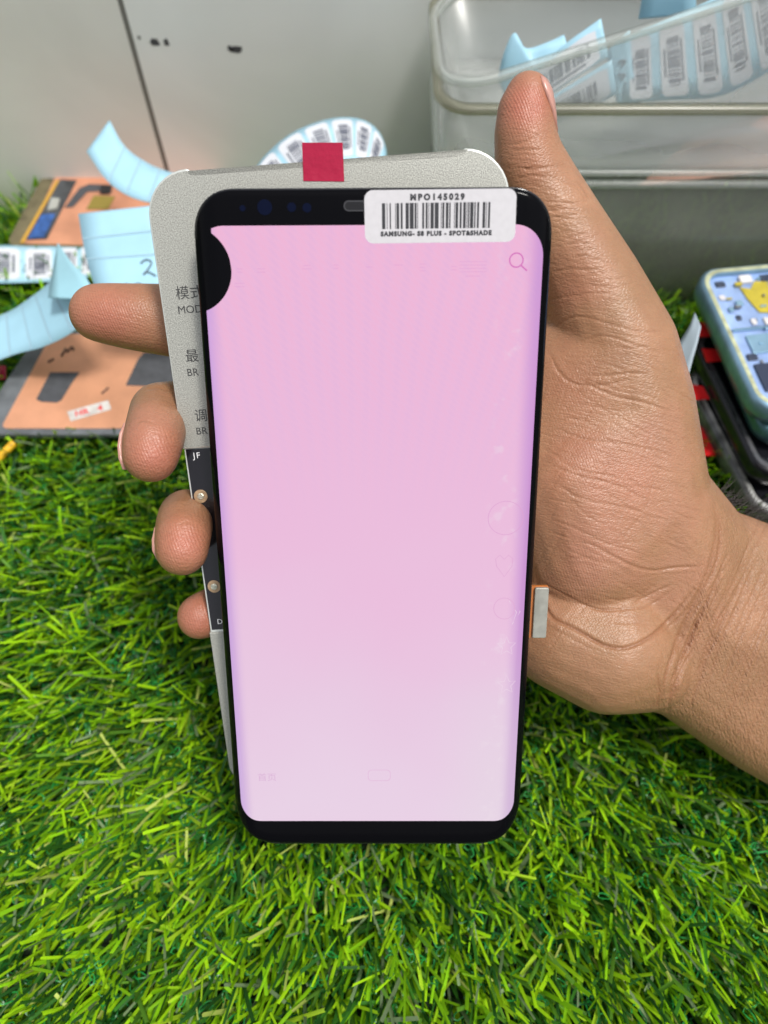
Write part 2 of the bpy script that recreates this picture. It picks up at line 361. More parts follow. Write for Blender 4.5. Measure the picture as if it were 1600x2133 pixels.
def mat_screen():
    m = bpy.data.materials.new('lit_pink_screen'); m.use_nodes = True; nt = m.node_tree; b = nt.nodes['Principled BSDF']
    L = nt.links.new
    b.inputs['Base Color'].default_value = (.01, .008, .01, 1); b.inputs['Roughness'].default_value = .05
    tc = N(nt, 'TexCoord'); sx = N(nt, 'SeparateXYZ'); L(tc.outputs['Object'], sx.inputs[0])
    def M(op, a, b_=None, c=None):
        n = N(nt, 'Math', operation=op)
        for i, q in enumerate((a, b_, c)):
            if q is None: continue
            if isinstance(q, (int, float)): n.inputs[i].default_value = q
            else: L(q, n.inputs[i])
        return n.outputs[0]
    X = M('MULTIPLY', sx.outputs[0], 100); Y = M('MULTIPLY', sx.outputs[1], 100)
    t = M('MULTIPLY_ADD', Y, 1/14.2, .5)
    no = N(nt, 'TexNoise'); no.inputs['Scale'].default_value = 22; no.inputs['Detail'].default_value = 2; L(tc.outputs['Object'], no.inputs['Vector'])
    t2 = M('ADD', t, M('MULTIPLY', M('SUBTRACT', no.outputs[0], .5), .35))
    r = N(nt, 'ValToRGB'); cr = r.color_ramp; cr.elements[0].position = 0; cr.elements[1].position = 1
    cr.elements[0].color = (*srgb(231, 207, 228), 1); cr.elements[1].color = (*srgb(236, 180, 214), 1)
    for p_, c_ in ((.25, (230, 198, 223)), (.5, (233, 186, 218)), (.75, (233, 182, 217))): e = cr.elements.new(p_); e.color = (*srgb(*c_), 1)
    L(t2, r.inputs[0]); colr = r.outputs[0]
    def mix(fac, a, c_, mode='MIX'):
        n = N(nt, 'Mix', data_type='RGBA', blend_type=mode)
        if isinstance(fac, (int, float)): n.inputs[0].default_value = fac
        else: L(fac, n.inputs[0])
        L(a, n.inputs[6])
        if isinstance(c_, tuple): n.inputs[7].default_value = (*c_, 1)
        else: L(c_, n.inputs[7])
        return n.outputs[2]
    def ss(v, lo, hi):
        n = N(nt, 'MapRange', interpolation_type='SMOOTHSTEP'); L(v, n.inputs[0]); n.inputs[1].default_value = lo; n.inputs[2].default_value = hi; return n.outputs[0]
    # interference bands, strongest in the upper half
    Yt = M('SUBTRACT', Y, 1.5)
    nz = N(nt, 'TexNoise'); nz.inputs['Scale'].default_value = 30; nz.inputs['Detail'].default_value = 1; L(tc.outputs['Object'], nz.inputs['Vector'])
    wob = M('MULTIPLY', nz.outputs[0], 5.0)
    ph1 = M('ADD', M('DIVIDE', M('MULTIPLY', M('ADD', X, .6), 250), M('ADD', Y, 9)), wob)
    ph2 = M('ADD', M('ADD', M('MULTIPLY', X, 30), M('MULTIPLY', Y, 38)), M('MULTIPLY', M('MULTIPLY', X, Y), .8))
    band = M('ADD', M('MULTIPLY', M('SINE', ph1), .62), M('MULTIPLY', M('SINE', ph2), .38))
    env = M('MULTIPLY', ss(Y, 0, 6), .24)
    colr = mix(M('MULTIPLY', M('MULTIPLY', ss(band, -.2, 1), env), .42), colr, srgb(250, 160, 190))
    colr = mix(M('MULTIPLY', M('MULTIPLY', ss(band, .2, -1), env), .45), colr, srgb(192, 160, 220))
    # lavender tint where the panel curves away, greyer lower right
    colr = mix(M('MULTIPLY', ss(X, -3.08, -3.5), .7), colr, srgb(190, 150, 222))
    colr = mix(M('MULTIPLY', ss(X, 3.0, 3.42), .7), colr, srgb(188, 130, 206))
    gr = M('MULTIPLY', ss(X, 1.2, 2.9), ss(Y, -1, -6)); colr = mix(M('MULTIPLY', gr, .35), colr, srgb(226, 218, 226))
    # worn marks near the right edge
    n3 = N(nt, 'TexNoise'); n3.inputs['Scale'].default_value = 260; n3.inputs['Detail'].default_value = 4; L(tc.outputs['Object'], n3.inputs['Vector'])
    wm = M('MULTIPLY', ss(n3.outputs[0], .55, .68), M('MULTIPLY', ss(X, 2.4, 2.75), ss(X, 3.25, 3.0))); colr = mix(M('MULTIPLY', wm, .3), colr, srgb(236, 222, 232))
    L(colr, b.inputs['Emission Color']); b.inputs['Emission Strength'].default_value = .97/EXPO
    return m
M_screen = mat_screen()
v_, f_ = screen_mesh(); screen = mk('screen', v_, f_, M_screen, phone, True, S)
me = screen.data
if sum(p.normal.z for p in me.polygons) < 0: me.flip_normals()
def emis(name, c, s=.97): 
    m = mat(name, (.01, .008, .01), .05); b = m.node_tree.nodes['Principled BSDF']
    b.inputs['Emission Color'].default_value = (*srgb(*c), 1); b.inputs['Emission Strength'].default_value = s/EXPO; return m
def ring(mb, cx, cy, r, w, z, n=48, a0=0, a1=360):
    k = n; pts = []
    for i in range(k+1):
        a = math.radians(lerp(a0, a1, i/k)); pts += [(cx+(r-w/2)*math.cos(a), cy+(r-w/2)*math.sin(a), z), (cx+(r+w/2)*math.cos(a), cy+(r+w/2)*math.sin(a), z)]
    mb.add(pts, [(2*i, 2*i+1, 2*i+3, 2*i+2) for i in range(k)])
ZS = ZT+.011
mb = MB(); sxp, syp = ph(1075, 542); ring(mb, sxp, syp, .135, .028, ZS)
a_ = ph(1085, 553); b_ = ph(1097, 564)
mb.add([(a_[0]-.01, a_[1]-.012, ZS), (a_[0]+.012, a_[1]+.01, ZS), (b_[0]+.012, b_[1]+.01, ZS), (b_[0]-.01, b_[1]-.012, ZS)], [(0, 1, 2, 3)])
mb.build('burned_in_search_icon', emis('burn_magenta', (212, 112, 186)), screen)
mb = MB(); cxp, cyp = ph(1053, 1078); ring(mb, cxp, cyp, .39, .012, ZS)
mb.build('burned_in_circle', emis('burn_pink', (219, 158, 206)), screen)
m_g = emis('ghost_pale', (236, 214, 231)); m_g2 = emis('ghost_pink', (222, 168, 208))
def ghost(name, pts, w_, m_):
    mb = MB(); q = [Vector((*ph(*p_), 0)) for p_ in pts]; vs = []
    for i, p_ in enumerate(q):
        t = (q[(i+1) % len(q)]-q[i-1]).normalized(); n_ = Vector((-t.y, t.x, 0))*w_; zz = ztop(p_.x)+.011; vs += [(p_.x-n_.x, p_.y-n_.y, zz), (p_.x+n_.x, p_.y+n_.y, zz)]
    k = len(q); mb.add(vs, [(2*i, 2*i+1, (2*i+3) % (2*k), (2*i+2) % (2*k)) for i in range(k)]).build(name, m_, screen)
ghost('burned_in_heart', [(1050, 1200), (1034, 1178), (1032, 1163), (1041, 1155), (1050, 1164), (1059, 1155), (1068, 1163), (1066, 1178)], .008, m_g2)
ghost('burned_in_face', [(1050+22*math.cos(a_), 1266+22*math.sin(a_)) for a_ in np.linspace(0, 6.0, 20)], .007, m_g2)
for cy_ in (1345, 1425): ghost('burned_in_star', [(1055+(20 if k_ % 2 else 9)*math.sin(k_*math.pi/5), cy_+(20 if k_ % 2 else 9)*math.cos(k_*math.pi/5)) for k_ in range(10)], .007, m_g)
ghost('burned_in_arrow', [(1060, 1250), (1084, 1275), (1066, 1300), (1076, 1275)], .007, m_g)
mb = MB()
for (px, py, n_, w_) in ((985, 545, 4, 55), (640, 553, 1, 14), (640, 560, 1, 20), (700, 552, 2, 10), (830, 552, 1, 18), (880, 550, 3, 12), (945, 555, 2, 12), (545, 560, 2, 16), (985, 575, 1, 30), (500, 560, 2, 12), (500, 590, 2, 20), (770, 556, 1, 14)):
    for i in range(n_):
        x, y = ph(px, py+i*7); hw = w_/100*.5; mb.add([(x-hw, y-.006, ZS), (x+hw, y-.006, ZS), (x+hw, y+.004, ZS), (x-hw, y+.004, ZS)], [(0, 1, 2, 3)])
mb.build('burned_in_lines', emis('burn_lines', (224, 160, 208)), screen); mb = MB()
x, y = ph(790, 1613); o_ = rrect(x-.28, x+.28, y-.16, y+.16, .1); i_ = rrect(x-.27, x+.27, y-.15, y+.15, .095); n_ = len(o_)
mb.add([(p[0], p[1], ZS) for p in o_]+[(p[0], p[1], ZS) for p in i_], [(i, (i+1) % n_, n_+(i+1) % n_, n_+i) for i in range(n_)])
mb.build('burned_in_button', emis('burn_faint', (222, 172, 212)), screen)

def text(name, s, size, M4, m, parent, bold=0.0, spacing=1.0, align='CENTER', ext=0.002, sx=1.0):
    cu = bpy.data.curves.new(name, 'FONT'); cu.body = s; cu.size = size; cu.align_x = align; cu.align_y = 'CENTER'
    cu.offset = bold; cu.space_character = spacing; cu.resolution_u = 3; cu.extrude = ext
    t = bpy.data.objects.new(name+'_tmp', cu); col.objects.link(t); bpy.context.view_layer.update()
    me = bpy.data.meshes.new_from_object(t.evaluated_get(bpy.context.evaluated_depsgraph_get()))
    bpy.data.objects.remove(t); me.name = name
    me.transform(M4 @ Matrix.Diagonal((sx, 1, 1, 1))); me.transform(Matrix.Scale(S, 4))
    me.materials.clear(); me.materials.append(m)
    o = bpy.data.objects.new(name, me); col.objects.link(o); o.parent = parent; return o
def T(x, y, z, rz=0): return Matrix.Translation((x, y, z)) @ Matrix.Rotation(rz, 4, 'Z')
x, y = ph(557, 1618); text('burned_in_characters', '首页', .24, T(x, y, ZS), emis('burn_faint2', (218, 178, 214)), screen, ext=0)
# sticker
a = ph(758, 397, .32); b = ph(1076, 393, .32); c = ph(760, 508, .32)
rz = math.atan2(b[1]-a[1], b[0]-a[0]); sw = math.dist(a, b); sh = math.dist(a, c)
mid = ph(917, 450.5, .32)
st = empty('barcode_sticker'); st.parent = phone
st.matrix_local = Matrix.Translation((mid[0]*S, mid[1]*S, (ZT+.004)*S)) @ Matrix.Rotation(rz, 4, 'Z')
bm_ = MB().prism(rrect(-sw/2, sw/2, -sh/2, sh/2, .17), 0, .016); bm_.build('paper', M_paper, st)
widths = '5 2 1 3 2 6 1 1 4 2 3 4 5 1 6 1 3 1 1 6 3 2 3 1 1 2 5 1 6 3 1 1 3 2 4 1 2 5 1 1 4 2 3 2 4 1 1 1 2 1 5 1 2 2 3 5 4 1 1 2 3'.split()
mb = MB(); tot = sum(int(q) for q in widths); x = -sw*.385; W_ = sw*.715
for i, q in enumerate(widths):
    wq = int(q)/tot*W_
    if i % 2 == 0: mb.box(x, x+wq*.96, -sh*.23, sh*.255, .0165, .018)
    x += wq
mb.build('barcode', M_ink, st)
text('serial_lettering', 'MPO145029', .155, T(-sw*.02, sh*.355, .018), M_ink, st, bold=.010, spacing=1.45)
text('model_lettering', 'SAMSUNG- S8 PLUS - SPOT&SHADE', .118, T(-sw*.026, -sh*.325, .018), M_ink, st, bold=.008, spacing=1.22)
# sensors, earpiece, connector, edge ticks
for (px, py, r) in ((506, 434, 6), (552, 432, 15), (608, 432, 9), (640, 433, 9)):
    x, y = ph(px, py); MB().prism(circ(x, y, r*.0098), ZT+.001, ZT+.006).build('sensor', M_sensor, phone)
x, y = ph(716, 418); x2, y2 = ph(800, 440)
MB().prism(rrect(x, x2, y2, y, .095), ZT+.001, ZT+.008).build('earpiece_rim', M_slotrim, phone)
MB().prism(rrect(x+.025, x2-.025, y2+.025, y-.025, .07), ZT+.0085, ZT+.012).build('earpiece', M_slot, phone)
con = empty('flex_connector'); con.parent = phone
x, y = ph(1111, 1222, -.35); x2, y2 = ph(1137, 1329, -.35)
MB().prism(rrect(x-.5, x2, y2, y, .05), -.45*1, -.38).build('flex', M_flex, con)
MB().prism(rrect(x+.035, x2-.004, y2+.02, y-.02, .04), -.378, -.30, .02).build('plate', M_metaledge, con)

# ------------------------------------------------------------------ display tester behind it
rt = math.radians(3.6)
def pht(px, py): return Vector(ph(px, py, -.95))
TL = pht(295.5, 358); TB = pht(442, 1320); TT = pht(975, 308); TR = pht(1062, 385)
ex = (TT-TL).normalized(); Wt = (TR-TL).dot(ex); print('tester width', Wt, 'angle', math.degrees(math.atan2(ex.y, ex.x)))
Wt = 7.72; Ht = 15.2
Mt = Mph @ Matrix.Translation((TL.x*S, TL.y*S, -.95*S)) @ Matrix.Rotation(math.atan2(ex.y, ex.x), 4, 'Z')
Mti = Mt.inverted()
def te(px, py, z=0.0):
    a = Mti @ camw; b = Mti @ P(px, py, 20); t = (z*S-a.z)/(b.z-a.z); q = a+(b-a)*t; return (q.x/S, q.y/S)
tester = empty('display_tester', Mt); tag(tester, 'silver display tester with black button strip and red tab behind the pink display', 'tester')
yb1 = te(400, 935)[1]; yb0 = te(440, 1318)[1]; nl = te(386, 352)[0]; nr_ = te(972, 308)[0]
print('tester local', yb1, yb0, nl, nr_)
def arc(cx, cy, r, a0, a1, n=9): return [(cx+r*math.cos(math.radians(lerp(a0, a1, k/n))), cy+r*math.sin(math.radians(lerp(a0, a1, k/n)))) for k in range(n+1)]
R1 = .95
def rim_mat(o):  # bevel faces get a paler colour standing in for the light they catch
    o.data.materials.append(M_tester_edge)
    for p in o.data.polygons:
        if p.normal.z < .97: p.material_index = 1
top = [(Wt, yb1)]+arc(Wt-R1, -R1, R1, 0, 88)+[(nr_, 0.0), (nr_-.05, -.015), (nr_-.12, -.09), (nr_-.2, -.10), (nl+.2, -.10), (nl+.12, -.09), (nl+.05, -.015), (nl, 0.0)]+arc(R1, -R1, R1, 92, 180)+[(0, yb1)]
rim_mat(MB().prism(top, -1.3, 0, .045).build('case', M_tester, tester))
MB().prism([(-.0, -Ht+.6)]+arc(.6, -Ht+.6, .6, 180, 270)+arc(Wt-.6, -Ht+.6, .6, 270, 360)+[(Wt, yb0), (0, yb0)], -1.3, .0, .03).build('lower_case', M_tester, tester).data
MB().prism([(nl+.2, -.3), (nr_-.2, -.3), (nr_-.2, -.035), (nl+.2, -.035)], -1.25, -.06, .02).build('battery_cover_edge', M_tester_edge, tester)
MB().box(.03, Wt-.03, yb0+.002, yb1-.002, -1.28, -.045).build('side_rail', M_tester_edge, tester)
bs = MB().box(.07, Wt-.07, yb0+.07, yb1-.012, -.044, -.015).build('button_panel', M_gloss_black, tester)
MB().box(.05, Wt-.05, yb0+.004, yb0+.066, -.044, -.03).build('ridge', M_tester_edge, tester)
for (px, py) in ((418, 1034), (446, 1222)):
    x, y = te(px, py); r_ = MB().prism(circ(x, y, .165), -.014, .0, .01).build('rivet', M_gold, tester); MB().prism(circ(x-.0, y, .085), .0005, .02, .02).build('rivet_head', M_silver, r_)
def tt(name, s, px, py, size, m, bold=0, z=.003, rz=0, sx=1.0, al='LEFT', spc=1.0):
    x, y = te(px, py); return text(name, s, size, T(x, y, z, rz), m, tester, bold=bold, align=al, sx=sx, spacing=spc)
tt('mode_characters', '模式', 366, 613, .31, M_print); tt('mode_lettering', 'MODE', 370, 647, .238, M_print)
tt('brightness_characters', '最', 386, 744, .31, M_print); tt('brightness_lettering', 'BR', 389, 777, .235, M_print)
tt('adjust_characters', '调', 405, 868, .31, M_print); tt('adjust_lettering', 'BR', 408, 899, .235, M_print)
tt('strip_lettering', 'JF', 402, 950, .20, M_white, z=-.012, spc=1.25); tt('strip_letter', 'D', 452, 1296, .19, M_white, z=-.012)
# red pull tab folded over its top edge
x, y = te(632, 377, .02); x2, y2 = te(717, 378, .02)
rtab = empty('red_tab'); rtab.parent = tester
mb = MB(); u0 = te(629, 297, .1); u1 = te(714, 297, .1); vs = []; NT = 7; pts = list(range(NT))
for k in range(NT):
    f = k/(NT-1); zz = .012+.09*f**1.5; vs += [(lerp(x, u0[0], f), lerp(y, u0[1], f), zz), (lerp(x2, u1[0], f), lerp(y2, u1[1], f), zz)]
vb = [(a, b, c-.012) for a, b, c in vs]; n_ = len(vs); fs = []
for i in range(len(pts)-1): fs += [(2*i, 2*i+1, 2*i+3, 2*i+2), (n_+2*i, n_+2*i+2, n_+2*i+3, n_+2*i+1), (2*i, 2*i+2, n_+2*i+2, n_+2*i), (2*i+1, n_+2*i+1, n_+2*i+3, 2*i+3)]
fs += [(0, n_, n_+1, 1), (n_-2, n_-1, 2*n_-1, 2*n_-2)]
mb.add(vs+vb, fs).build('tape', M_red, rtab)

# ------------------------------------------------------------------ the hand
def ico():
    bm = bmesh.new(); bmesh.ops.create_icosphere(bm, subdivisions=3, radius=1); p = [v.co.copy() for v in bm.verts]; bm.free(); return p
ICO = ico()
def hull(mbv, sph):
    bm = bmesh.new()
    for (px, py, d, rp) in sph:
        c = C(px, py, d); r = rp*d/1600
        for q in ICO: bm.verts.new(c+q*r)
    bmesh.ops.convex_hull(bm, input=bm.verts)
    bmesh.ops.delete(bm, geom=[v for v in bm.verts if not v.link_faces], context='VERTS')
    bm.verts.index_update(); mbv.add([v.co for v in bm.verts], [[v.index for v in f.verts] for f in bm.faces]); bm.free()
def chain(mbv, sph):
    for a, b in zip(sph[:-1], sph[1:]): hull(mbv, [a, b])
index_f = [(206, 652, 18.8, 60), (232, 655, 18.8, 64), (280, 661, 18.85, 69), (345, 667, 19.0, 74), (440, 684, 19.5, 74), (620, 735, 20.2, 76), (850, 790, 20.6, 86), (1060, 800, 21.2, 96)]
middle_f = [(314, 948, 17.3, 58), (318, 925, 17.4, 62), (325, 895, 17.8, 63), (335, 860, 18.7, 64), (380, 858, 19.8, 66), (480, 880, 20.3, 66), (700, 900, 20.8, 76), (1020, 930, 21.8, 92)]
ring_f = [(379, 1145, 17.75, 55), (381, 1118, 17.9, 58), (384, 1096, 18.3, 59), (390, 1078, 19.2, 60), (430, 1085, 20.6, 62), (520, 1090, 21.2, 62), (720, 1080, 21.8, 70), (1030, 1060, 22.2, 88)]
pinky_f = [(417, 1284, 19.9, 48), (432, 1278, 20.1, 50), (470, 1262, 21.0, 50), (560, 1235, 21.9, 52), (740, 1200, 22.3, 58), (1040, 1180, 22.6, 80)]
thumb_f = [(1100, 200, 18.4, 48), (1093, 235, 18.5, 58), (1093, 280, 18.6, 64), (1102, 335, 18.8, 72), (1125, 395, 19.1, 82), (1172, 480, 19.3, 88), (1232, 600, 19.7, 103), (1285, 735, 20.1, 124)]
hm = MB()
for ch in (index_f, middle_f, ring_f, pinky_f, thumb_f): chain(hm, ch)
th = [(1285, 735, 20.1, 124), (1308, 850, 20.5, 133), (1318, 960, 20.8, 140), (1332, 1050, 21.0, 142)]
hull(hm, th[:3]); hull(hm, th[1:])
hull(hm, [th[0], th[1], (1180, 800, 20.5, 120), (1150, 960, 20.9, 130), (1060, 800, 21.2, 96)])
hull(hm, [th[1], th[2], th[3], (1180, 1000, 20.7, 140), (1225, 1150, 20.95, 140), (1300, 1150, 21.2, 130)])
hull(hm, [(1265, 1350, 21.0, 136), (1180, 1320, 21.1, 122), (1335, 1374, 21.3, 108), (1120, 1290, 21.5, 110), (1250, 1250, 21.5, 130)])
hull(hm, [(1060, 800, 21.4, 96), (1020, 930, 21.9, 92), (1030, 1060, 22.2, 88), (1040, 1180, 22.6, 80), (1180, 1300, 22.0, 110), (1300, 1330, 22.3, 120), (1360, 1120, 22.3, 120), (1300, 850, 21.6, 110)])
wr = [(1452, 1165, 22.1, 122), (1425, 1385, 22.1, 112), (1420, 1280, 21.9, 130)]
hull(hm, [th[3], (1280, 1330, 22.1, 125)]+wr)
arm1 = [(1625, 1232, 22.9, 124), (1600, 1500, 22.9, 118), (1610, 1370, 22.7, 140)]
hull(hm, wr+arm1)
arm2 = [(2500, 1650, 27.5, 150), (2460, 1960, 27.5, 140), (2480, 1800, 27.5, 165)]
hull(hm, arm1+arm2)
VOX = .03
ho = hm.build('hand_tmp', None, None, scale=1.0)
rm = ho.modifiers.new('r', 'REMESH'); rm.mode = 'VOXEL'; rm.voxel_size = VOX; rm.adaptivity = 0
sm = ho.modifiers.new('s', 'SMOOTH'); sm.factor = .5; sm.iterations = 90
bpy.context.view_layer.update()
hme = bpy.data.meshes.new_from_object(ho.evaluated_get(bpy.context.evaluated_depsgraph_get())); bpy.data.objects.remove(ho)
nv = len(hme.vertices); print('hand verts', nv)
co = np.zeros(nv*3); hme.vertices.foreach_get('co', co); co = co.reshape(-1, 3)
no_ = np.zeros(nv*3); hme.vertices.foreach_get('normal', no_); no_ = no_.reshape(-1, 3)
px = co[:, 0]/co[:, 2]*1600+800; py = co[:, 1]/co[:, 2]*1600+1066.5
view = -co/np.linalg.norm(co, axis=1)[:, None]; facing = np.clip((no_*view).sum(1)*2.5, 0, 1)
def dpoly(pts):                            # distance in px to a smooth curve, and position along it
    p = np.array([(q.x, q.y) for q in catmull([(a, b, 0) for a, b in pts], 14*(len(pts)-1))])
    best = np.full(nv, 1e9); tt_ = np.zeros(nv); n = len(p)-1
    x0, x1, y0, y1 = p[:, 0].min()-40, p[:, 0].max()+40, p[:, 1].min()-40, p[:, 1].max()+40
    ix = np.where((px > x0) & (px < x1) & (py > y0) & (py < y1))[0]; X_, Y_ = px[ix], py[ix]; bb = np.full(len(ix), 1e9); tb = np.zeros(len(ix))
    for i in range(n):
        a = p[i]; d = p[i+1]-a; L2 = d@d+1e-9; t = np.clip(((X_-a[0])*d[0]+(Y_-a[1])*d[1])/L2, 0, 1)
        dd = np.hypot(X_-a[0]-t*d[0], Y_-a[1]-t*d[1]); m = dd < bb; bb[m] = dd[m]; tb[m] = (i+t[m])/n
    best[ix] = bb; tt_[ix] = tb; return best, tt_
creases = [  # (points, half width px, depth cm)
    ([(1112, 1180), (1128, 1240), (1150, 1285), (1200, 1312), (1262, 1346), (1310, 1348), (1360, 1322), (1410, 1275), (1450, 1225)], 6, .075),
    ([(1195, 1255), (1250, 1270), (1310, 1268), (1350, 1262), (1400, 1230)], 4, .03),
    ([(1115, 1205), (1180, 1240), (1240, 1268), (1300, 1272)], 4, .025),
    ([(1215, 1125), (1290, 1165), (1350, 1187), (1410, 1182), (1465, 1180)], 4.5, .035),
    ([(1310, 1262), (1360, 1235), (1400, 1218)], 4, .03),
    ([(1150, 1080), (1200, 1100), (1260, 1130), (1330, 1150)], 4, .018),
    ([(1330, 1350), (1400, 1300), (1440, 1260), (1475, 1190), (1492, 1110), (1488, 1040)], 7, .035),
    ([(1375, 1480), (1385, 1420), (1400, 1370), (1420, 1310), (1455, 1250), (1490, 1180), (1500, 1110), (1492, 1050)], 6, .05),
    ([(1392, 1490), (1400, 1430), (1420, 1370), (1450, 1300), (1490, 1230), (1515, 1150)], 5, .035),
    ([(1405, 1350), (1440, 1290), (1480, 1230), (1520, 1170)], 4, .02),
    ([(1370, 1400), (1374, 1440), (1366, 1480)], 5, .04),
    ([(1145, 735), (1165, 775), (1200, 800), (1260, 802), (1310, 790)], 5, .028),
    ([(1210, 795), (1280, 825), (1340, 838), (1400, 858)], 4, .03),
    ([(1150, 890), (1220, 915), (1300, 925), (1400, 950)], 4, .02),
    ([(1130, 960), (1200, 990), (1280, 1010), (1360, 1050)], 4, .018),
    ([(1140, 1000), (1220, 1040), (1300, 1058), (1400, 1090)], 4, .016),
    ([(1145, 570), (1190, 560), (1240, 570)], 4, .018), ([(1145, 690), (1200, 660), (1270, 675), (1330, 690), (1390, 690)], 4, .022),
    ([(1200, 715), (1260, 700), (1330, 722), (1390, 740)], 4, .02),
    ([(1140, 625), (1180, 618), (1250, 610), (1300, 620)], 4, .014),
    ([(1075, 372), (1120, 366), (1175, 378), (1205, 392)], 4, .016), ([(1155, 436), (1190, 424), (1228, 418)], 4, .016), ([(1203, 378), (1218, 398), (1228, 416)], 5, .03), ([(1196, 384), (1212, 404), (1220, 424)], 4, .02),
    ([(1040, 345), (1100, 352), (1150, 350)], 4, .012),
    ([(283, 882), (300, 876), (325, 884)], 4, .02), ([(372, 1092), (385, 1088), (400, 1090)], 4, .015),
    ([(300, 812), (330, 808), (365, 818)], 4, .02), ([(365, 1020), (390, 1015), (415, 1030)], 4, .018),
]
creases = [(p, h*.66, d*.62) for p, h, d in creases]
rs = np.random.default_rng(5)
for k in range(60):                        # finer wrist lines
    t = rs.random(); x = 1388+t*230; y1 = 1490+t*110-rs.uniform(0, 330)*(.3+t); l = rs.uniform(80, 240)
    creases.append(([(x, y1), (x+l*.2+rs.uniform(-6, 6), y1-l*.5), (x+l*.42, y1-l)], 2.8, .008+.022*max(0, .8-t)))
for k in range(150):                       # palm lines
    x = rs.uniform(1130, 1400); y = rs.uniform(720, 1330); a = rs.uniform(-.1, .7) if k % 4 else rs.uniform(1.8, 2.3); l = rs.uniform(40, 130)
    creases.append(([(x, y), (x+l*.5*math.cos(a), y+l*.5*math.sin(a)+rs.uniform(-6, 6)), (x+l*math.cos(a), y+l*math.sin(a))], 2.6, rs.uniform(.002, .010)))
for k in range(36):                        # thumb lines
    t = rs.random(); x = 1060+t*190; y = 300+t*330; l = rs.uniform(30, 90); a = rs.uniform(-.35, .15)
    creases.append(([(x, y), (x+l*.5*math.cos(a), y+l*.5*math.sin(a)+rs.uniform(-5, 5)), (x+l*math.cos(a), y+l*math.sin(a))], 2.6, rs.uniform(.004, .014)))
disp = np.zeros(nv); crease = np.zeros(nv)
for pts, hw, dp in creases:
    d, t = dpoly(pts); fade = np.clip(np.minimum(t, 1-t)*5+.15, 0, 1)
    g_ = np.exp(-(d/hw)**2)*fade
    disp -= g_*dp*1.0 ; disp += np.exp(-((d-hw*2.2)/(hw*1.6))**2)*fade*dp*.18
    crease = np.maximum(crease, g_*min(1, dp/.04))
# broad soft forms: thenar dome, tendon hollow at the wrist
disp += .10*np.exp(-((px-1250)**2+(py-1060)**2)/130**2) - .10*np.exp(-((px-1470)**2/60**2+(py-1330)**2/110**2))
co = co+no_*(disp*facing)[:, None]
ruddy = np.zeros(nv)
for (x, y, r, s) in ((220, 660, 90, .9), (320, 950, 60, 1), (382, 1130, 60, 1), (415, 1290, 60, .9), (1090, 230, 60, .9), (1110, 200, 40, .5), (1110, 350, 60, .35), (1180, 800, 90, .35), (1300, 1000, 90, .35), (1200, 950, 70, .3), (1180, 600, 60, .3)):
    ruddy += s*np.exp(-((px-x)**2+(py-y)**2)/r**2)
ruddy = np.clip(ruddy, 0, 1)
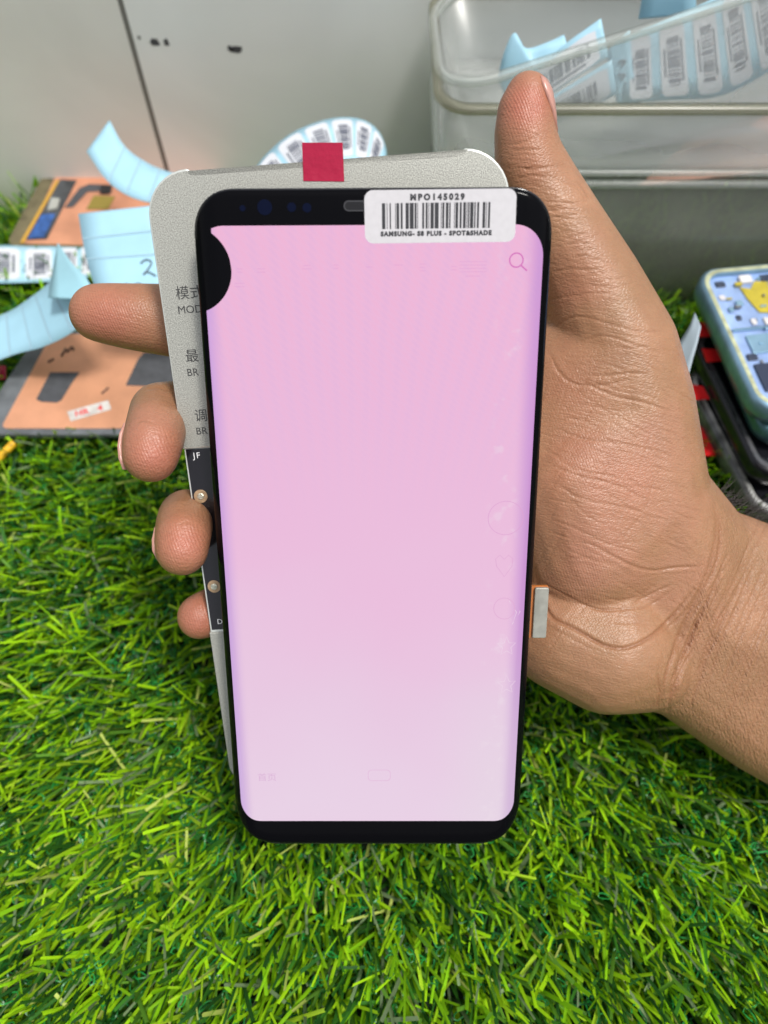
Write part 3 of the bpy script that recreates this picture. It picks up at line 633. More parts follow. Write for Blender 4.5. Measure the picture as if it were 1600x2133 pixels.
# ridged skin only on pads and palm: 0..1
wristm = 1/(1+np.exp(-((px-1385)*.93+(py-1330)*.37)/18))
pad = np.clip(np.maximum(ruddy, np.exp(-((px-1230)**2+(py-1230)**2)/120**2)*.7), 0, 1)
R = np.array([[1, 0, 0], [0, -sp_, cp_], [0, -cp_, -sp_]])
cw = (co @ R.T + np.array([0, 0, CH]))*S
hme.vertices.foreach_set('co', cw.ravel().astype(np.float32))
for nm, ar in (('crease', crease*facing), ('ruddy', ruddy), ('pad', pad), ('wrist', wristm)):
    at = hme.attributes.new(nm, 'FLOAT', 'POINT'); at.data.foreach_set('value', ar.astype(np.float32))
at = hme.attributes.new('rest', 'FLOAT_VECTOR', 'POINT'); at.data.foreach_set('vector', co.ravel().astype(np.float32))
hme.update(); hme.shade_smooth(); hme.name = 'person'
def mat_skin():
    m = bpy.data.materials.new('skin'); m.use_nodes = True; nt = m.node_tree; b = nt.nodes['Principled BSDF']; L = nt.links.new
    tc = N(nt, 'TexCoord')
    def attr(n): a = N(nt, 'Attribute', attribute_name=n); return a.outputs['Fac']
    def mix(f, a, c, mode='MIX'):
        n = N(nt, 'Mix', data_type='RGBA', blend_type=mode)
        for i, q in ((0, f), (6, a), (7, c)):
            if isinstance(q, (int, float)): n.inputs[i].default_value = q
            elif isinstance(q, tuple): n.inputs[i].default_value = (*q, 1)
            else: L(q, n.inputs[i])
        return n.outputs[2]
    n1 = N(nt, 'TexNoise'); n1.inputs['Scale'].default_value = 60; n1.inputs['Detail'].default_value = 6; L(tc.outputs['Object'], n1.inputs['Vector'])
    r1 = N(nt, 'MapRange'); r1.inputs[1].default_value = .35; r1.inputs[2].default_value = .68; L(n1.outputs[0], r1.inputs[0])
    c = mix(r1.outputs[0], (.285, .150, .076), (.345, .175, .095))
    n5 = N(nt, 'TexNoise'); n5.inputs['Scale'].default_value = 28; n5.inputs['Detail'].default_value = 3; L(tc.outputs['Object'], n5.inputs['Vector'])
    r5 = N(nt, 'MapRange'); r5.inputs[1].default_value = .5; r5.inputs[2].default_value = .68; r5.inputs[4].default_value = .6; L(n5.outputs[0], r5.inputs[0])
    c = mix(r5.outputs[0], c, (.37, .160, .105))
    n6 = N(nt, 'TexNoise'); n6.inputs['Scale'].default_value = 170; n6.inputs['Detail'].default_value = 5; L(tc.outputs['Object'], n6.inputs['Vector'])
    r6 = N(nt, 'MapRange'); r6.inputs[1].default_value = .5; r6.inputs[2].default_value = .75; r6.inputs[4].default_value = .55; L(n6.outputs[0], r6.inputs[0])
    c = mix(r6.outputs[0], c, (.265, .128, .068))
    c = mix(attr('ruddy'), c, (.37, .130, .082))
    c = mix(attr('crease'), c, (.26, .115, .055))
    n2 = N(nt, 'TexNoise'); n2.inputs['Scale'].default_value = 900; n2.inputs['Detail'].default_value = 3; L(tc.outputs['Object'], n2.inputs['Vector'])
    r2 = N(nt, 'MapRange'); r2.inputs[3].default_value = .90; r2.inputs[4].default_value = 1.10; L(n2.outputs[0], r2.inputs[0])
    vm = N(nt, 'VectorMath', operation='SCALE'); L(c, vm.inputs[0]); L(r2.outputs[0], vm.inputs['Scale']); L(vm.outputs[0], b.inputs['Base Color'])
    b.inputs['Subsurface Weight'].default_value = .14; b.inputs['Subsurface Radius'].default_value = (1, .35, .2); b.inputs['Subsurface Scale'].default_value = .0022
    b.inputs['Roughness'].default_value = .41; b.inputs['Specular IOR Level'].default_value = .45
    ra = N(nt, 'Attribute', attribute_name='rest').outputs['Vector']
    def aniso(ang, lx, ly, tp='Noise', sc=1.0):
        m1_ = N(nt, 'Mapping'); m1_.inputs['Rotation'].default_value = (0, 0, math.radians(ang)); L(ra, m1_.inputs[0])
        m2_ = N(nt, 'Mapping'); m2_.inputs['Scale'].default_value = (1/lx, 1/ly, 8); L(m1_.outputs[0], m2_.inputs[0])
        t = N(nt, 'TexNoise') if tp == 'Noise' else N(nt, 'TexVoronoi', feature='DISTANCE_TO_EDGE'); t.inputs['Scale'].default_value = sc
        if tp == 'Noise': t.inputs['Detail'].default_value = 3
        L(m2_.outputs[0], t.inputs['Vector']); return t.outputs[0]
    def bump(h, dist, st, prev=None):
        b_ = N(nt, 'Bump'); b_.inputs['Distance'].default_value = dist
        if isinstance(st, (int, float)): b_.inputs['Strength'].default_value = st
        else: L(st, b_.inputs['Strength'])
        L(h, b_.inputs['Height'])
        if prev: L(prev, b_.inputs['Normal'])
        return b_.outputs[0]
    def cl(h, mx_):
        mn = N(nt, 'Math', operation='MINIMUM'); L(h, mn.inputs[0]); mn.inputs[1].default_value = mx_; return mn.outputs[0]
    def mul(a, k_):
        q = N(nt, 'Math', operation='MULTIPLY'); L(a, q.inputs[0]); q.inputs[1].default_value = k_; return q.outputs[0]
    inv = N(nt, 'Math', operation='SUBTRACT'); inv.inputs[0].default_value = 1.0; L(attr('wrist'), inv.inputs[1])
    n_ = bump(cl(aniso(20, .13, .07, 'V'), .22), .0004, mul(inv.outputs[0], .5))
    n_ = bump(aniso(22, .05, .55), .0009, mul(attr('wrist'), .6), n_)
    n_ = bump(cl(aniso(-15, .10, .12, 'V'), .25), .0006, mul(attr('wrist'), .6), n_)
    n_ = bump(aniso(-14, .6, .06), .0003, mul(inv.outputs[0], .5), n_)
    # friction ridges on the pads
    mr = N(nt, 'Mapping'); mr.inputs['Rotation'].default_value = (0, 0, .35); L(ra, mr.inputs[0])
    wv = N(nt, 'TexWave', wave_type='BANDS', bands_direction='X'); wv.inputs['Scale'].default_value = 5.2; wv.inputs['Distortion'].default_value = 3.5; wv.inputs['Detail'].default_value = 1; wv.inputs['Detail Scale'].default_value = .35
    L(mr.outputs[0], wv.inputs['Vector'])
    n_ = bump(wv.outputs[0], .00007, mul(attr('pad'), .7), n_)
    n4 = N(nt, 'TexNoise'); n4.inputs['Scale'].default_value = 350; n4.inputs['Detail'].default_value = 4; L(tc.outputs['Object'], n4.inputs['Vector'])
    bp3 = N(nt, 'Bump'); bp3.inputs['Distance'].default_value = .0005; bp3.inputs['Strength'].default_value = .15; L(n4.outputs[0], bp3.inputs['Height']); L(n_, bp3.inputs['Normal'])
    L(bp3.outputs[0], b.inputs['Normal'])
    return m
hme.materials.clear(); hme.materials.append(mat_skin())
hand = bpy.data.objects.new('person', hme); col.objects.link(hand)
tag(hand, "bare right hand and wrist from the right, holding the pink display and tester", 'person')
M_nail = mat('nail', (.48, .25, .20), .28, spec=.5, Subsurface_Weight=.1, Subsurface_Scale=.001)
def nail(rows, name='nail'):               # rows: (cx, cy, d, r px, a0, a1) ; angle 0 = +x (right), 90 = away from camera
    vs = []; n = 12
    for (cx, cy, d, rp, a0, a1) in rows:
        for k in range(n+1):
            a = math.radians(lerp(a0, a1, k/n)); r = rp*d/1600; c = C(cx, cy, d)
            vs.append(c+Vector((r*math.cos(a), 0, r*math.sin(a))))
    m = len(rows); inner = [v+ (C(rows[i//(n+1)][0], rows[i//(n+1)][1], rows[i//(n+1)][2])-v)*.12 for i, v in enumerate(vs)]
    fs = []
    for i in range(m-1):
        for k in range(n): a = i*(n+1)+k; fs.append((a, a+1, a+n+2, a+n+1)); b = a+m*(n+1); fs.append((b, b+n+1, b+n+2, b+1))
    N0 = m*(n+1)
    for i in range(m-1):
        for k in (0, n): a = i*(n+1)+k; fs.append((a, a+n+1, a+n+1+N0, a+N0))
    for k in range(n):
        for i in (0, m-1): a = i*(n+1)+k; fs.append((a, a+1, a+1+N0, a+N0))
    o = mk(name, [c2w(v) for v in vs+inner], fs, M_nail, hand, True); return o
nail([(1097, 180, 18.4, 47, -62, 130), (1095, 200, 18.45, 57, -62, 140), (1094, 225, 18.5, 62, -52, 140), (1093, 250, 18.6, 66, -38, 130), (1093, 277, 18.6, 68, -14, 110)])
nail([(314, 884, 17.8, 54, 215, 110), (315, 905, 17.65, 63, 203, 100), (316, 930, 17.5, 68, 193, 95), (316, 955, 17.4, 67, 187, 95), (314, 978, 17.3, 58, 182, 95)])
nail([(382, 1082, 18.4, 50, 228, 115), (382, 1100, 18.2, 59, 212, 105), (382, 1122, 18.1, 63, 199, 98), (381, 1146, 18.0, 62, 189, 95), (380, 1168, 17.9, 52, 182, 95)])
# fine hair on the wrist edge
mb = MB(); rh = random.Random(3)
for k in range(190):
    t = rh.random(); x = 1483+t*135; y = 1022+t*62+rh.uniform(0, 34); d = 21.6-.0+t*.9
    l = rh.uniform(25, 60); a = rh.uniform(-.95, .2); cu = rh.uniform(-.9, .9); pts = []
    for i in range(6):
        s = i/5; aa = a+cu*s; pts.append(P(x, y, d-.05*math.sin(s*3))); x += l/5*math.cos(aa); y += l/5*math.sin(aa)
    v_, f_ = tube(pts, [.0001, .0001, .00009, .00008, .00006, .00003], 3); mb.add(v_, f_)
mb.build('arm_hair', mat('arm_hair', (.02, .013, .01), .4), hand, True, 1.0)

# ------------------------------------------------------------------ paper strips
def sheet(name, A, B, m, parent, n=24, k=4, th=.0002):
    """surface between two edge curves (world metres), with thickness; returns the map (s, t, h) -> point"""
    a = catmull(A, n); b = catmull(B, n); vs = []
    for i in range(n+1):
        for j in range(k+1): vs.append(lerp(a[i], b[i], j/k))
    def nor(i, j):
        i0, i1 = max(i-1, 0), min(i+1, n); du = vs[i1*(k+1)+j]-vs[i0*(k+1)+j]; dv = b[i]-a[i]; q = du.cross(dv).normalized()
        return q if q.dot(camw-vs[i*(k+1)+j]) > 0 else -q
    NN = [nor(i, j) for i in range(n+1) for j in range(k+1)]
    back = [v-q*th for v, q in zip(vs, NN)]; N0 = len(vs); fs = []
    for i in range(n):
        for j in range(k): q = i*(k+1)+j; fs += [(q, q+1, q+k+2, q+k+1), (q+N0, q+N0+k+1, q+N0+k+2, q+N0+1)]
        for j in (0, k): q = i*(k+1)+j; fs.append((q, q+k+1, q+k+1+N0, q+N0))
    for j in range(k):
        for i in (0, n): q = i*(k+1)+j; fs.append((q, q+1, q+1+N0, q+N0))
    mk(name, vs+back, fs, m, parent, True)
    def at(s, t, h=.00012):
        u = s*n; i = min(int(u), n-1); f = u-i; p = lerp(lerp(a[i], b[i], t), lerp(a[i+1], b[i+1], t), f)
        return p+NN[i*(k+1)+min(int(t*k+.5), k)]*h
    return at
def patch(mb, at, s0, s1, t0, t1, h, r=0.0, ns=5):
    vs, fs = [], []; kt = 4
    for i in range(ns+1):
        s = lerp(s0, s1, i/ns); e = min(i/ns, 1-i/ns)*2; ins = r*(1-math.sqrt(max(0, 1-(1-min(1, e/.35))**2)))
        for j in range(kt+1): vs.append(at(s, lerp(t0+ins, t1-ins, j/kt), h))
    for i in range(ns):
        for j in range(kt): q = i*(kt+1)+j; fs.append((q, q+1, q+kt+2, q+kt+1))
    mb.add(vs, fs)
def label_cells(at, parent, cells, t0=.08, t1=.92, along=True, seed=1, inset=.1):
    """white labels with barcodes on a strip; along: bars run across the strip"""
    lm, bm2 = MB(), MB(); r = random.Random(seed)
    for (s0, s1) in cells:
        patch(lm, at, s0, s1, t0, t1, .00015, .05, 8)
        ds = s1-s0
        if along:
            x = t0+.16*(t1-t0)
            while x < t1-.18*(t1-t0):
                w_ = r.choice((.012, .02, .035, .05))*(t1-t0); patch(bm2, at, s0+ds*.28, s1-ds*.25, x, x+w_, .0003, 0, 3); x += w_+r.choice((.012, .02, .03))*(t1-t0)
            patch(bm2, at, s0+ds*.14, s0+ds*.2, t0+.3*(t1-t0), t1-.3*(t1-t0), .0003, 0, 2)
            patch(bm2, at, s1-ds*.19, s1-ds*.13, t0+.22*(t1-t0), t1-.22*(t1-t0), .0003, 0, 2)
        else:
            x = s0+ds*.14
            while x < s1-ds*.16:
                w_ = r.choice((.015, .025, .04, .06))*ds; patch(bm2, at, x, x+w_, lerp(t0, t1, .25), lerp(t0, t1, .72), .0003, 0, 1); x += w_+r.choice((.015, .025, .04))*ds
            patch(bm2, at, s0+ds*.2, s1-ds*.2, lerp(t0, t1, .80), lerp(t0, t1, .87), .0003, 0, 3)
    lm.build('labels', M_lab2, parent, True, 1.0); bm2.build('barcodes', M_bars2, parent, False, 1.0)
def folds(at, parent, ss_, w=.008):
    mb = MB()
    for s in ss_: patch(mb, at, s-w, s+w, 0.01, .99, .0002, 0, 2)
    mb.build('fold_lines', M_fold, parent, False, 1.0)
GRP = 'strips of barcode labels lying about'
def strip(label, A, B, m, group=GRP):
    e = empty('label_strip', loc=(0, 0, 0)); tag(e, label, 'label strip', group); return e, sheet('backing', [P(*q) for q in A], [P(*q) for q in B], m, e)
def rebase(e):                              # move the empty to its things' base without moving the meshes
    mn = Vector((1e9,)*3); mx = -mn
    for c in e.children:
        for v in c.data.vertices: mn = Vector(map(min, mn, v.co)); mx = Vector(map(max, mx, v.co))
    b = Vector(((mn.x+mx.x)/2, (mn.y+mx.y)/2, mn.z))
    for c in e.children: c.data.transform(Matrix.Translation(-b))
    e.location = b
# 1 curl rising in front of the wall
e, at = strip('plain blue curled strip rising against the wall above the copper panels',
      [(180, 315, 32.5), (222, 375, 32.0), (268, 408, 31.6), (325, 425, 31.2), (400, 440, 31)], [(228, 250, 32.8), (258, 302, 32.6), (300, 335, 32.4), (350, 357, 32.2), (420, 372, 32)], M_blue)
folds(at, e, (.27, .47, .68)); rebase(e)
# 2 blue sheet with pen marks
e, at = strip('blue backing sheet with a pen-written 2, standing behind the index finger',
      [(163, 445, 30.2), (172, 500, 29.8), (183, 550, 29.3), (198, 600, 28.8)], [(345, 425, 29.6), (350, 480, 29.2), (358, 540, 28.8), (365, 600, 28.4)], M_blue)
folds(at, e, (.32, .60))
def pen(at, e, strokes, w=.012, name='pen_marks'):
    m_ = mat('pen_ink', (.10, .14, .18), .5)
    for stk in strokes:
        p = [at(s, t, .0003) for s, t in stk]; p = catmull(p, 5*(len(p)-1)); v_, f_ = tube(p, .00032, 5); mk('pen_mark', v_, f_, m_, e, True)
pen(at, e, [[(.70, .63), (.66, .70), (.69, .76), (.76, .72), (.84, .64)], [(.84, .64), (.81, .70), (.86, .79)], [(.97, .5), (.95, .56), (.98, .62)], [(.95, .4), (.98, .46)]]); rebase(e)
# 3 white label strip on the turf
zz = 1.9
def dG(px_, py_, z): v = (py_-1066.5)/1600; return (CH-z)/(sp_+cp_*v)
e, at = strip('strip of white barcode labels at the left edge below the upper copper panel',
      [(-40, 508, dG(0, 508, 2.2)), (60, 513, dG(0, 513, 2.2)), (140, 512, dG(0, 512, 2.2)), (215, 505, dG(0, 505, 2.2))], [(-45, 590, dG(0, 590, 2.0)), (60, 588, dG(0, 588, 2.0)), (140, 583, dG(0, 583, 2.)), (215, 572, dG(0, 572, 2.2))], M_blue)
label_cells(at, e, [(.0, .27), (.31, .53), (.57, .76), (.80, .99)], seed=3); rebase(e)
# 4 wide blue curl and its standing flap
e, at = strip('wide plain blue strip sweeping from the left edge to the index finger',
      [(-40, 765, 31), (30, 738, 30.6), (90, 722, 30), (150, 692, 29.2), (205, 640, 28.6)], [(-40, 672, 32), (20, 648, 31.5), (60, 622, 31), (100, 590, 30.2), (130, 545, 29.4)], M_blue)
folds(at, e, (.22, .40, .58, .76)); rebase(e)
e, at = strip('pointed teal flap of folded backing paper standing just above the index finger',
      [(120, 506, 30.0), (112, 550, 29.6), (104, 590, 29.3), (100, 620, 29)], [(122, 508, 29.9), (150, 548, 29.0), (180, 580, 28.5), (205, 625, 28.0)], M_teal)
rebase(e)
# 5 arc of labels behind the tester
e, at = strip('arched strip of white barcode labels curling up behind the red tab',
      [(520, 372, 31.0), (548, 328, 31.2), (600, 282, 31.4), (655, 256, 31.6), (710, 244, 31.7), (758, 250, 31.6), (790, 275, 31.2), (806, 318, 30.8), (800, 360, 30.5)],
      [(590, 430, 29.6), (612, 400, 29.7), (650, 366, 29.8), (690, 345, 29.8), (722, 336, 29.8), (750, 338, 29.8), (770, 352, 29.7), (780, 372, 29.6), (776, 395, 29.5)], M_blue)
label_cells(at, e, [(.07, .17), (.19, .30), (.32, .43), (.45, .56), (.58, .69), (.71, .82)], .06, .9, seed=8); rebase(e)
# scrap right
e, at = strip('small pale scrap of label paper between palm and phone stack', [(1395, 745, 25), (1420, 705, 25), (1438, 675, 25), (1447, 650, 25.2)], [(1432, 790, 24.4), (1442, 750, 24.4), (1453, 712, 24.5), (1460, 680, 24.7)], mat('scrap_paper', (.33, .40, .45), .5), None); rebase(e)

# ------------------------------------------------------------------ copper-backed display panels on the turf
def quad_plane(c4, z):                       # px corners (bl, br, tr, tl) -> bilinear map on the horizontal plane z
    p = [G(x, y, z) for x, y in c4]
    return p
def slab(name, pts, z0, z1, m, parent, bev=.0): # pts world metres xy
    return MB().prism([(p.x/S, p.y/S) for p in pts], z0, z1, bev).build(name, m, parent)
def rounded(p, r):                            # round polygon corners (Vectors)
    out = []; n = len(p)
    for i in range(n):
        a, b, c = p[i-1], p[i], p[(i+1) % n]; u = (a-b).normalized()*r; v = (c-b).normalized()*r
        for k in range(6): t = k/5; out.append((b+u)*(1-t)**2+b*2*t*(1-t)+(b+v)*t*t)
    return out
def dec(name, pxs, z, m, parent, th=.02, r=0):
    p = [G(x, y, z) for x, y in pxs]
    if r: p = rounded(p, r*S)
    return slab(name, p, z, z+th, m, parent)
def rez(e, b):
    b = Vector(b); b.z = 0
    def go(o):
        o.data.transform(Matrix.Translation(-b))
        for c in o.children: go(c)
    for c in e.children: go(c)
    e.location = b
cpn = empty('copper_backed_panel'); tag(cpn, 'copper-backed panel on the turf below the index finger, with dark foam squares', 'display panel', 'copper-backed display panels')
z = 2.0
q = [G(-62, 905, z), G(620, 905, z), G(600, 688, z), G(82, 690, z)]
slab('glass', rounded(q, .8*S), z-.2, z, M_border, cpn, .02)
q2 = [G(2, 893, z), G(620, 893, z), G(600, 693, z), G(108, 697, z)]
slab('copper_sheet', rounded(q2, .3*S), z+.002, z+.03, M_copper, cpn)
dec('foam_pad', [(76, 832), (86, 837), (118, 839), (128, 834), (152, 795), (166, 776), (105, 776)], z+.031, M_foam, cpn)
dec('foam_pad', [(262, 803), (350, 806), (420, 806), (440, 735), (300, 735), (288, 748)], z+.031, M_foam, cpn, r=.05)
stc = dec('white_sticker', [(140, 858), (148, 878), (232, 853), (226, 834)], z+.031, mat('old_sticker', (.5, .48, .45), .5, var=.2, vscale=300), cpn)
def ground_text(name, s, px_, py_, size, m, z, parent, rot=0.0):
    c = G(px_, py_, z)/S; return text(name, s, size, Matrix.Translation((c.x, c.y, z)) @ Matrix.Rotation(rot, 4, 'Z'), m, parent, bold=.01)
ground_text('red_lettering', 'HR   4', 185, 856, .42, mat('red_ink', (.6, .05, .05), .5), z+.055, stc, math.radians(18))
mpb = mat('pen_brown', (.06, .03, .02), .5)
for stk in ([(128, 742), (138, 726), (140, 734), (150, 722), (153, 730)], [(100, 755), (112, 748)], [(212, 820), (226, 808)]):
    v_, f_ = tube(catmull([G(x, y, z+.04) for x, y in stk], 8), .0005, 5); mk('pen_mark', v_, f_, mpb, cpn, True)
rez(cpn, (q[0]+q[2])/2)
cp2 = empty('copper_backed_panel'); tag(cp2, 'copper-backed panel by the wall at left, with black and blue flex circuits', 'display panel', 'copper-backed display panels')
z = 2.2
q = [G(10, 512, z), G(420, 520, z), G(470, 352, z), G(92, 360, z)]
slab('glass', rounded(q, .7*S), z-.25, z, mat('olive_border', (.13, .11, .06), .4, var=.3), cp2, .02)
q2 = [G(50, 508, z), G(418, 518, z), G(465, 358, z), G(118, 366, z)]
slab('copper_sheet', rounded(q2, .2*S), z+.002, z+.03, M_copper2, cp2)
dec('gold_strip', [(42, 506), (50, 506), (124, 376), (117, 376)], z+.032, mat('gold_line', (.5, .28, .04), .4), cp2)
dec('dark_board', [(54, 500), (98, 498), (160, 376), (126, 374)], z+.04, mat('dark_board', (.05, .055, .06), .35, var=.4, vscale=150), cp2)
dec('blue_flex', [(58, 497), (92, 494), (116, 446), (88, 446)], z+.07, mat('blue_flex', (.03, .09, .28), .3, var=.4, vscale=300), cp2)
dec('chip', [(100, 440), (120, 436), (126, 416), (108, 414)], z+.07, mat('chip_grey', (.35, .36, .33), .3), cp2, .08)
dec('black_flex', [(135, 433), (152, 432), (182, 400), (215, 398), (232, 402), (234, 386), (186, 384), (166, 392)], z+.04, M_foam, cp2)
dec('black_flex', [(208, 404), (228, 404), (234, 388), (212, 386)], z+.075, M_black, cp2, .05)
dec('yellow_foam', [(180, 436), (225, 436), (240, 410), (196, 408)], z+.045, mat('olive_tape', (.22, .17, .03), .5), cp2)
rez(cp2, (q[0]+q[2])/2)
# yellow wire and red tab at the left edge
v_, f_ = tube(catmull([G(-60, 985, 1.0), G(-15, 965, 1.5), G(12, 940, 1.8), G(30, 922, 1.9)], 14), .0016, 8)
o = mk('cable', v_, f_, mat('yellow_cable', (.75, .42, .02), .35), None, True); tag(o, 'short end of yellow cable on the turf at the left edge', 'cable')
p = [G(-40, 790, 1.7), G(12, 790, 1.7), G(13, 762, 1.7), G(-40, 762, 1.7)]
o = slab('red_tape', p, 1.68, 1.72, M_red, None); tag(o, 'scrap of red tape at the left edge beside the lower copper panel', 'tape')

# ------------------------------------------------------------------ clear plastic boxes
def mat_clear(name, tint, dif, rough=.12, body=.16, body_c=(.7, .74, .72)):
    m = bpy.data.materials.new(name); m.use_nodes = True; nt = m.node_tree; nt.nodes.clear(); L = nt.links.new
    out = N(nt, 'OutputMaterial'); tr = N(nt, 'BsdfTransparent'); tr.inputs[0].default_value = (*tint, 1)
    gl = N(nt, 'BsdfGlossy'); gl.inputs['Roughness'].default_value = rough; df = N(nt, 'BsdfDiffuse'); df.inputs[0].default_value = (*body_c, 1)
    tl = N(nt, 'BsdfTranslucent'); tl.inputs[0].default_value = (*body_c, 1); ad = N(nt, 'MixShader'); ad.inputs[0].default_value = .4; L(df.outputs[0], ad.inputs[1]); L(tl.outputs[0], ad.inputs[2])
    m1 = N(nt, 'MixShader'); L(tr.outputs[0], m1.inputs[1]); L(ad.outputs[0], m1.inputs[2])
    tc = N(nt, 'TexCoord'); no = N(nt, 'TexNoise'); no.inputs['Scale'].default_value = 35; no.inputs['Detail'].default_value = 4; L(tc.outputs['Object'], no.inputs['Vector'])
    r = N(nt, 'MapRange'); r.inputs[3].default_value = body*.5; r.inputs[4].default_value = body*1.5; L(no.outputs[0], r.inputs[0]); L(r.outputs[0], m1.inputs[0])
    m2 = N(nt, 'MixShader'); lw = N(nt, 'LayerWeight'); lw.inputs[0].default_value = .5; pw = N(nt, 'Math', operation='POWER'); L(lw.outputs['Facing'], pw.inputs[0]); pw.inputs[1].default_value = 4.0; fm = N(nt, 'MapRange'); fm.inputs[3].default_value = .035; fm.inputs[4].default_value = .6; L(pw.outputs[0], fm.inputs[0]); L(fm.outputs[0], m2.inputs[0]); L(m1.outputs[0], m2.inputs[1]); L(gl.outputs[0], m2.inputs[2])
    L(m2.outputs[0], out.inputs[0]); return m
M_clear = mat_clear('clear_plastic', (.985, .99, .985), .1, body=.17, rough=.3, body_c=(.92, .95, .93))
M_clear_rim = mat_clear('clear_plastic_rim', (.93, .95, .93), .1, body=.24, rough=.25, body_c=(.92, .95, .92))
M_dirty_rim = mat_clear('dirty_plastic_rim', (.85, .85, .76), .1, rough=.25, body=.42, body_c=(.36, .35, .27))
M_smoky = mat_clear('smoky_plastic', (.72, .74, .68), .1, body=.42, rough=.22, body_c=(.27, .29, .235))
def shell(rings, x0, x1, y0, y1, r, th=.1, inner=True):
    """rings (z, outset) of a rounded rectangular tub, outside then back down inside"""
    vs, fs = [], []; pro = [(z, o, 0) for z, o in rings]+([(z, o, th) for z, o in rings[::-1]] if inner else [])
    n = 0
    for z, o, t in pro:
        R = rrect(x0-o+t, x1+o-t, y0-o+t, y1+o-t, max(.1, r+o-t), 8); n = len(R); vs += [(a, b, z+(t if z == rings[0][0] and rings[-1][0]-z > 1 else 0)) for a, b in R]
    for k in range(len(pro)-1):
        for i in range(n): fs.append((k*n+i, k*n+(i+1) % n, (k+1)*n+(i+1) % n, (k+1)*n+i))
    k = len(pro)-1
    if rings[-1][0]-rings[0][0] > 1: fs.append(tuple(range(n))); fs.append(tuple(k*n+i for i in range(n)))
    else: fs += [(k*n+i, k*n+(i+1) % n, (i+1) % n, i) for i in range(n)]
    return vs, fs
BX0, BX1, BY0, BY1 = 2.1, 21, 25.8, 33.2
b1 = empty('plastic_box', loc=(0, 0, 0)); tag(b1, 'smoky greenish plastic box on the turf, bottom of the box stack', 'plastic box', 'stacked plastic boxes')
v_, f_ = shell([(.3, -.35), (.8, -.2), (7.5, 0)], BX0, BX1, BY0, BY1, .9); mk('tub', v_, f_, M_smoky, b1, True, S)
v_, f_ = shell([(7.5, .02), (7.55, .16), (7.75, .16), (7.8, .04)], BX0, BX1, BY0, BY1, .9, .15); mk('rim', v_, f_, M_clear_rim, b1, True, S)
b2 = empty('plastic_box', loc=(0, 0, 0)); tag(b2, 'clear plastic box with a dirty rim, middle of the stack, holding bagged copper', 'plastic box', 'stacked plastic boxes')
v_, f_ = shell([(8.1, -.1), (8.3, 0), (10.6, .12)], BX0, BX1, BY0, BY1, 1.0); mk('tub', v_, f_, M_clear, b2, True, S)
v_, f_ = shell([(8.02, .02), (8.06, .14), (8.22, .14), (8.26, .02)], BX0, BX1, BY0, BY1, 1.0, .14); mk('foot_rib', v_, f_, M_clear_rim, b2, True, S)
v_, f_ = shell([(10.6, .14), (10.65, .34), (10.82, .34), (10.9, .2)], BX0, BX1, BY0, BY1, 1.0, .22); mk('rim', v_, f_, M_dirty_rim, b2, True, S)
# tilted top tub
Mb3 = Matrix.Translation((BX0*S, (BY0+.35)*S, 10.95*S)) @ Matrix.Rotation(math.radians(-17.5), 4, 'Y') @ Matrix.Rotation(math.radians(2), 4, 'Z')
b3 = empty('plastic_box', Mb3); tag(b3, 'clear tub resting tilted on top of the stack, full of label strips', 'plastic box', 'stacked plastic boxes')
v_, f_ = shell([(-5.0, -.7), (-4.6, -.4), (0, .0)], 0, 18, 0, 6.6, 1.9, .08); mk('tub', v_, f_, M_clear, b3, True, S)
v_, f_ = shell([(-.06, .0), (-.03, .22), (.12, .22), (.18, .06)], 0, 18, 0, 6.6, 1.9, .2); mk('rim', v_, f_, M_clear_rim, b3, True, S)
# strips inside the top tub
Y3 = BY0+.9
def DY(px_, py_, Y): return Y/(cp_-sp_*(py_-1066.5)/1600)
def stripY(label, A, B, m):
    return strip(label, [(x, y, DY(x, y, Y)) for x, y, Y in A], [(x, y, DY(x, y, Y)) for x, y, Y in B], m, 'strips of barcode labels in the top tub')
e, at = stripY('crumpled blue backing with jagged top at the left inside the tilted tub', [(1036, 165, Y3+1.4), (1050, 110, Y3+1.5), (1072, 68, Y3+1.7), (1095, 100, Y3+1.6), (1140, 88, Y3+1.6), (1175, 72, Y3+1.8)], [(1060, 215, Y3+1), (1085, 190, Y3+1), (1110, 165, Y3+1), (1130, 150, Y3+1), (1155, 140, Y3+1), (1190, 120, Y3+1)], M_blue); rebase(e)
e, at = stripY('slanted upper row of barcode labels just behind the thumb tip, inside the tub', [(1075, 160, Y3+.8), (1130, 128, Y3+.8), (1190, 82, Y3+.9), (1252, 38, Y3+1.2)], [(1085, 225, Y3+.3), (1140, 200, Y3+.3), (1200, 162, Y3+.3), (1268, 118, Y3+.5)], M_blue); label_cells(at, e, [(.22, .92)], .14, .95, along=False, seed=4); rebase(e)
e, at = stripY('slanted lower row of barcode labels close beside the thumbnail, inside the tub', [(1085, 230, Y3+.25), (1140, 205, Y3+.25), (1200, 170, Y3+.25), (1275, 124, Y3+.4)], [(1100, 285, Y3), (1150, 262, Y3), (1210, 235, Y3), (1285, 196, Y3+.1)], M_blue); label_cells(at, e, [(.28, .95)], .1, .95, along=False, seed=5); rebase(e)
e, at = stripY('plain blue folded backing between slanted and upright labels in the tub', [(1262, 110, Y3+.9), (1275, 160, Y3+.7), (1285, 218, Y3+.5)], [(1312, 62, Y3+1), (1318, 140, Y3+.7), (1330, 216, Y3+.5)], M_blue); pen(at, e, [[(.3, .4), (.35, .7), (.42, .5)], [(.5, .3), (.55, .6), (.6, .4)]]); rebase(e)
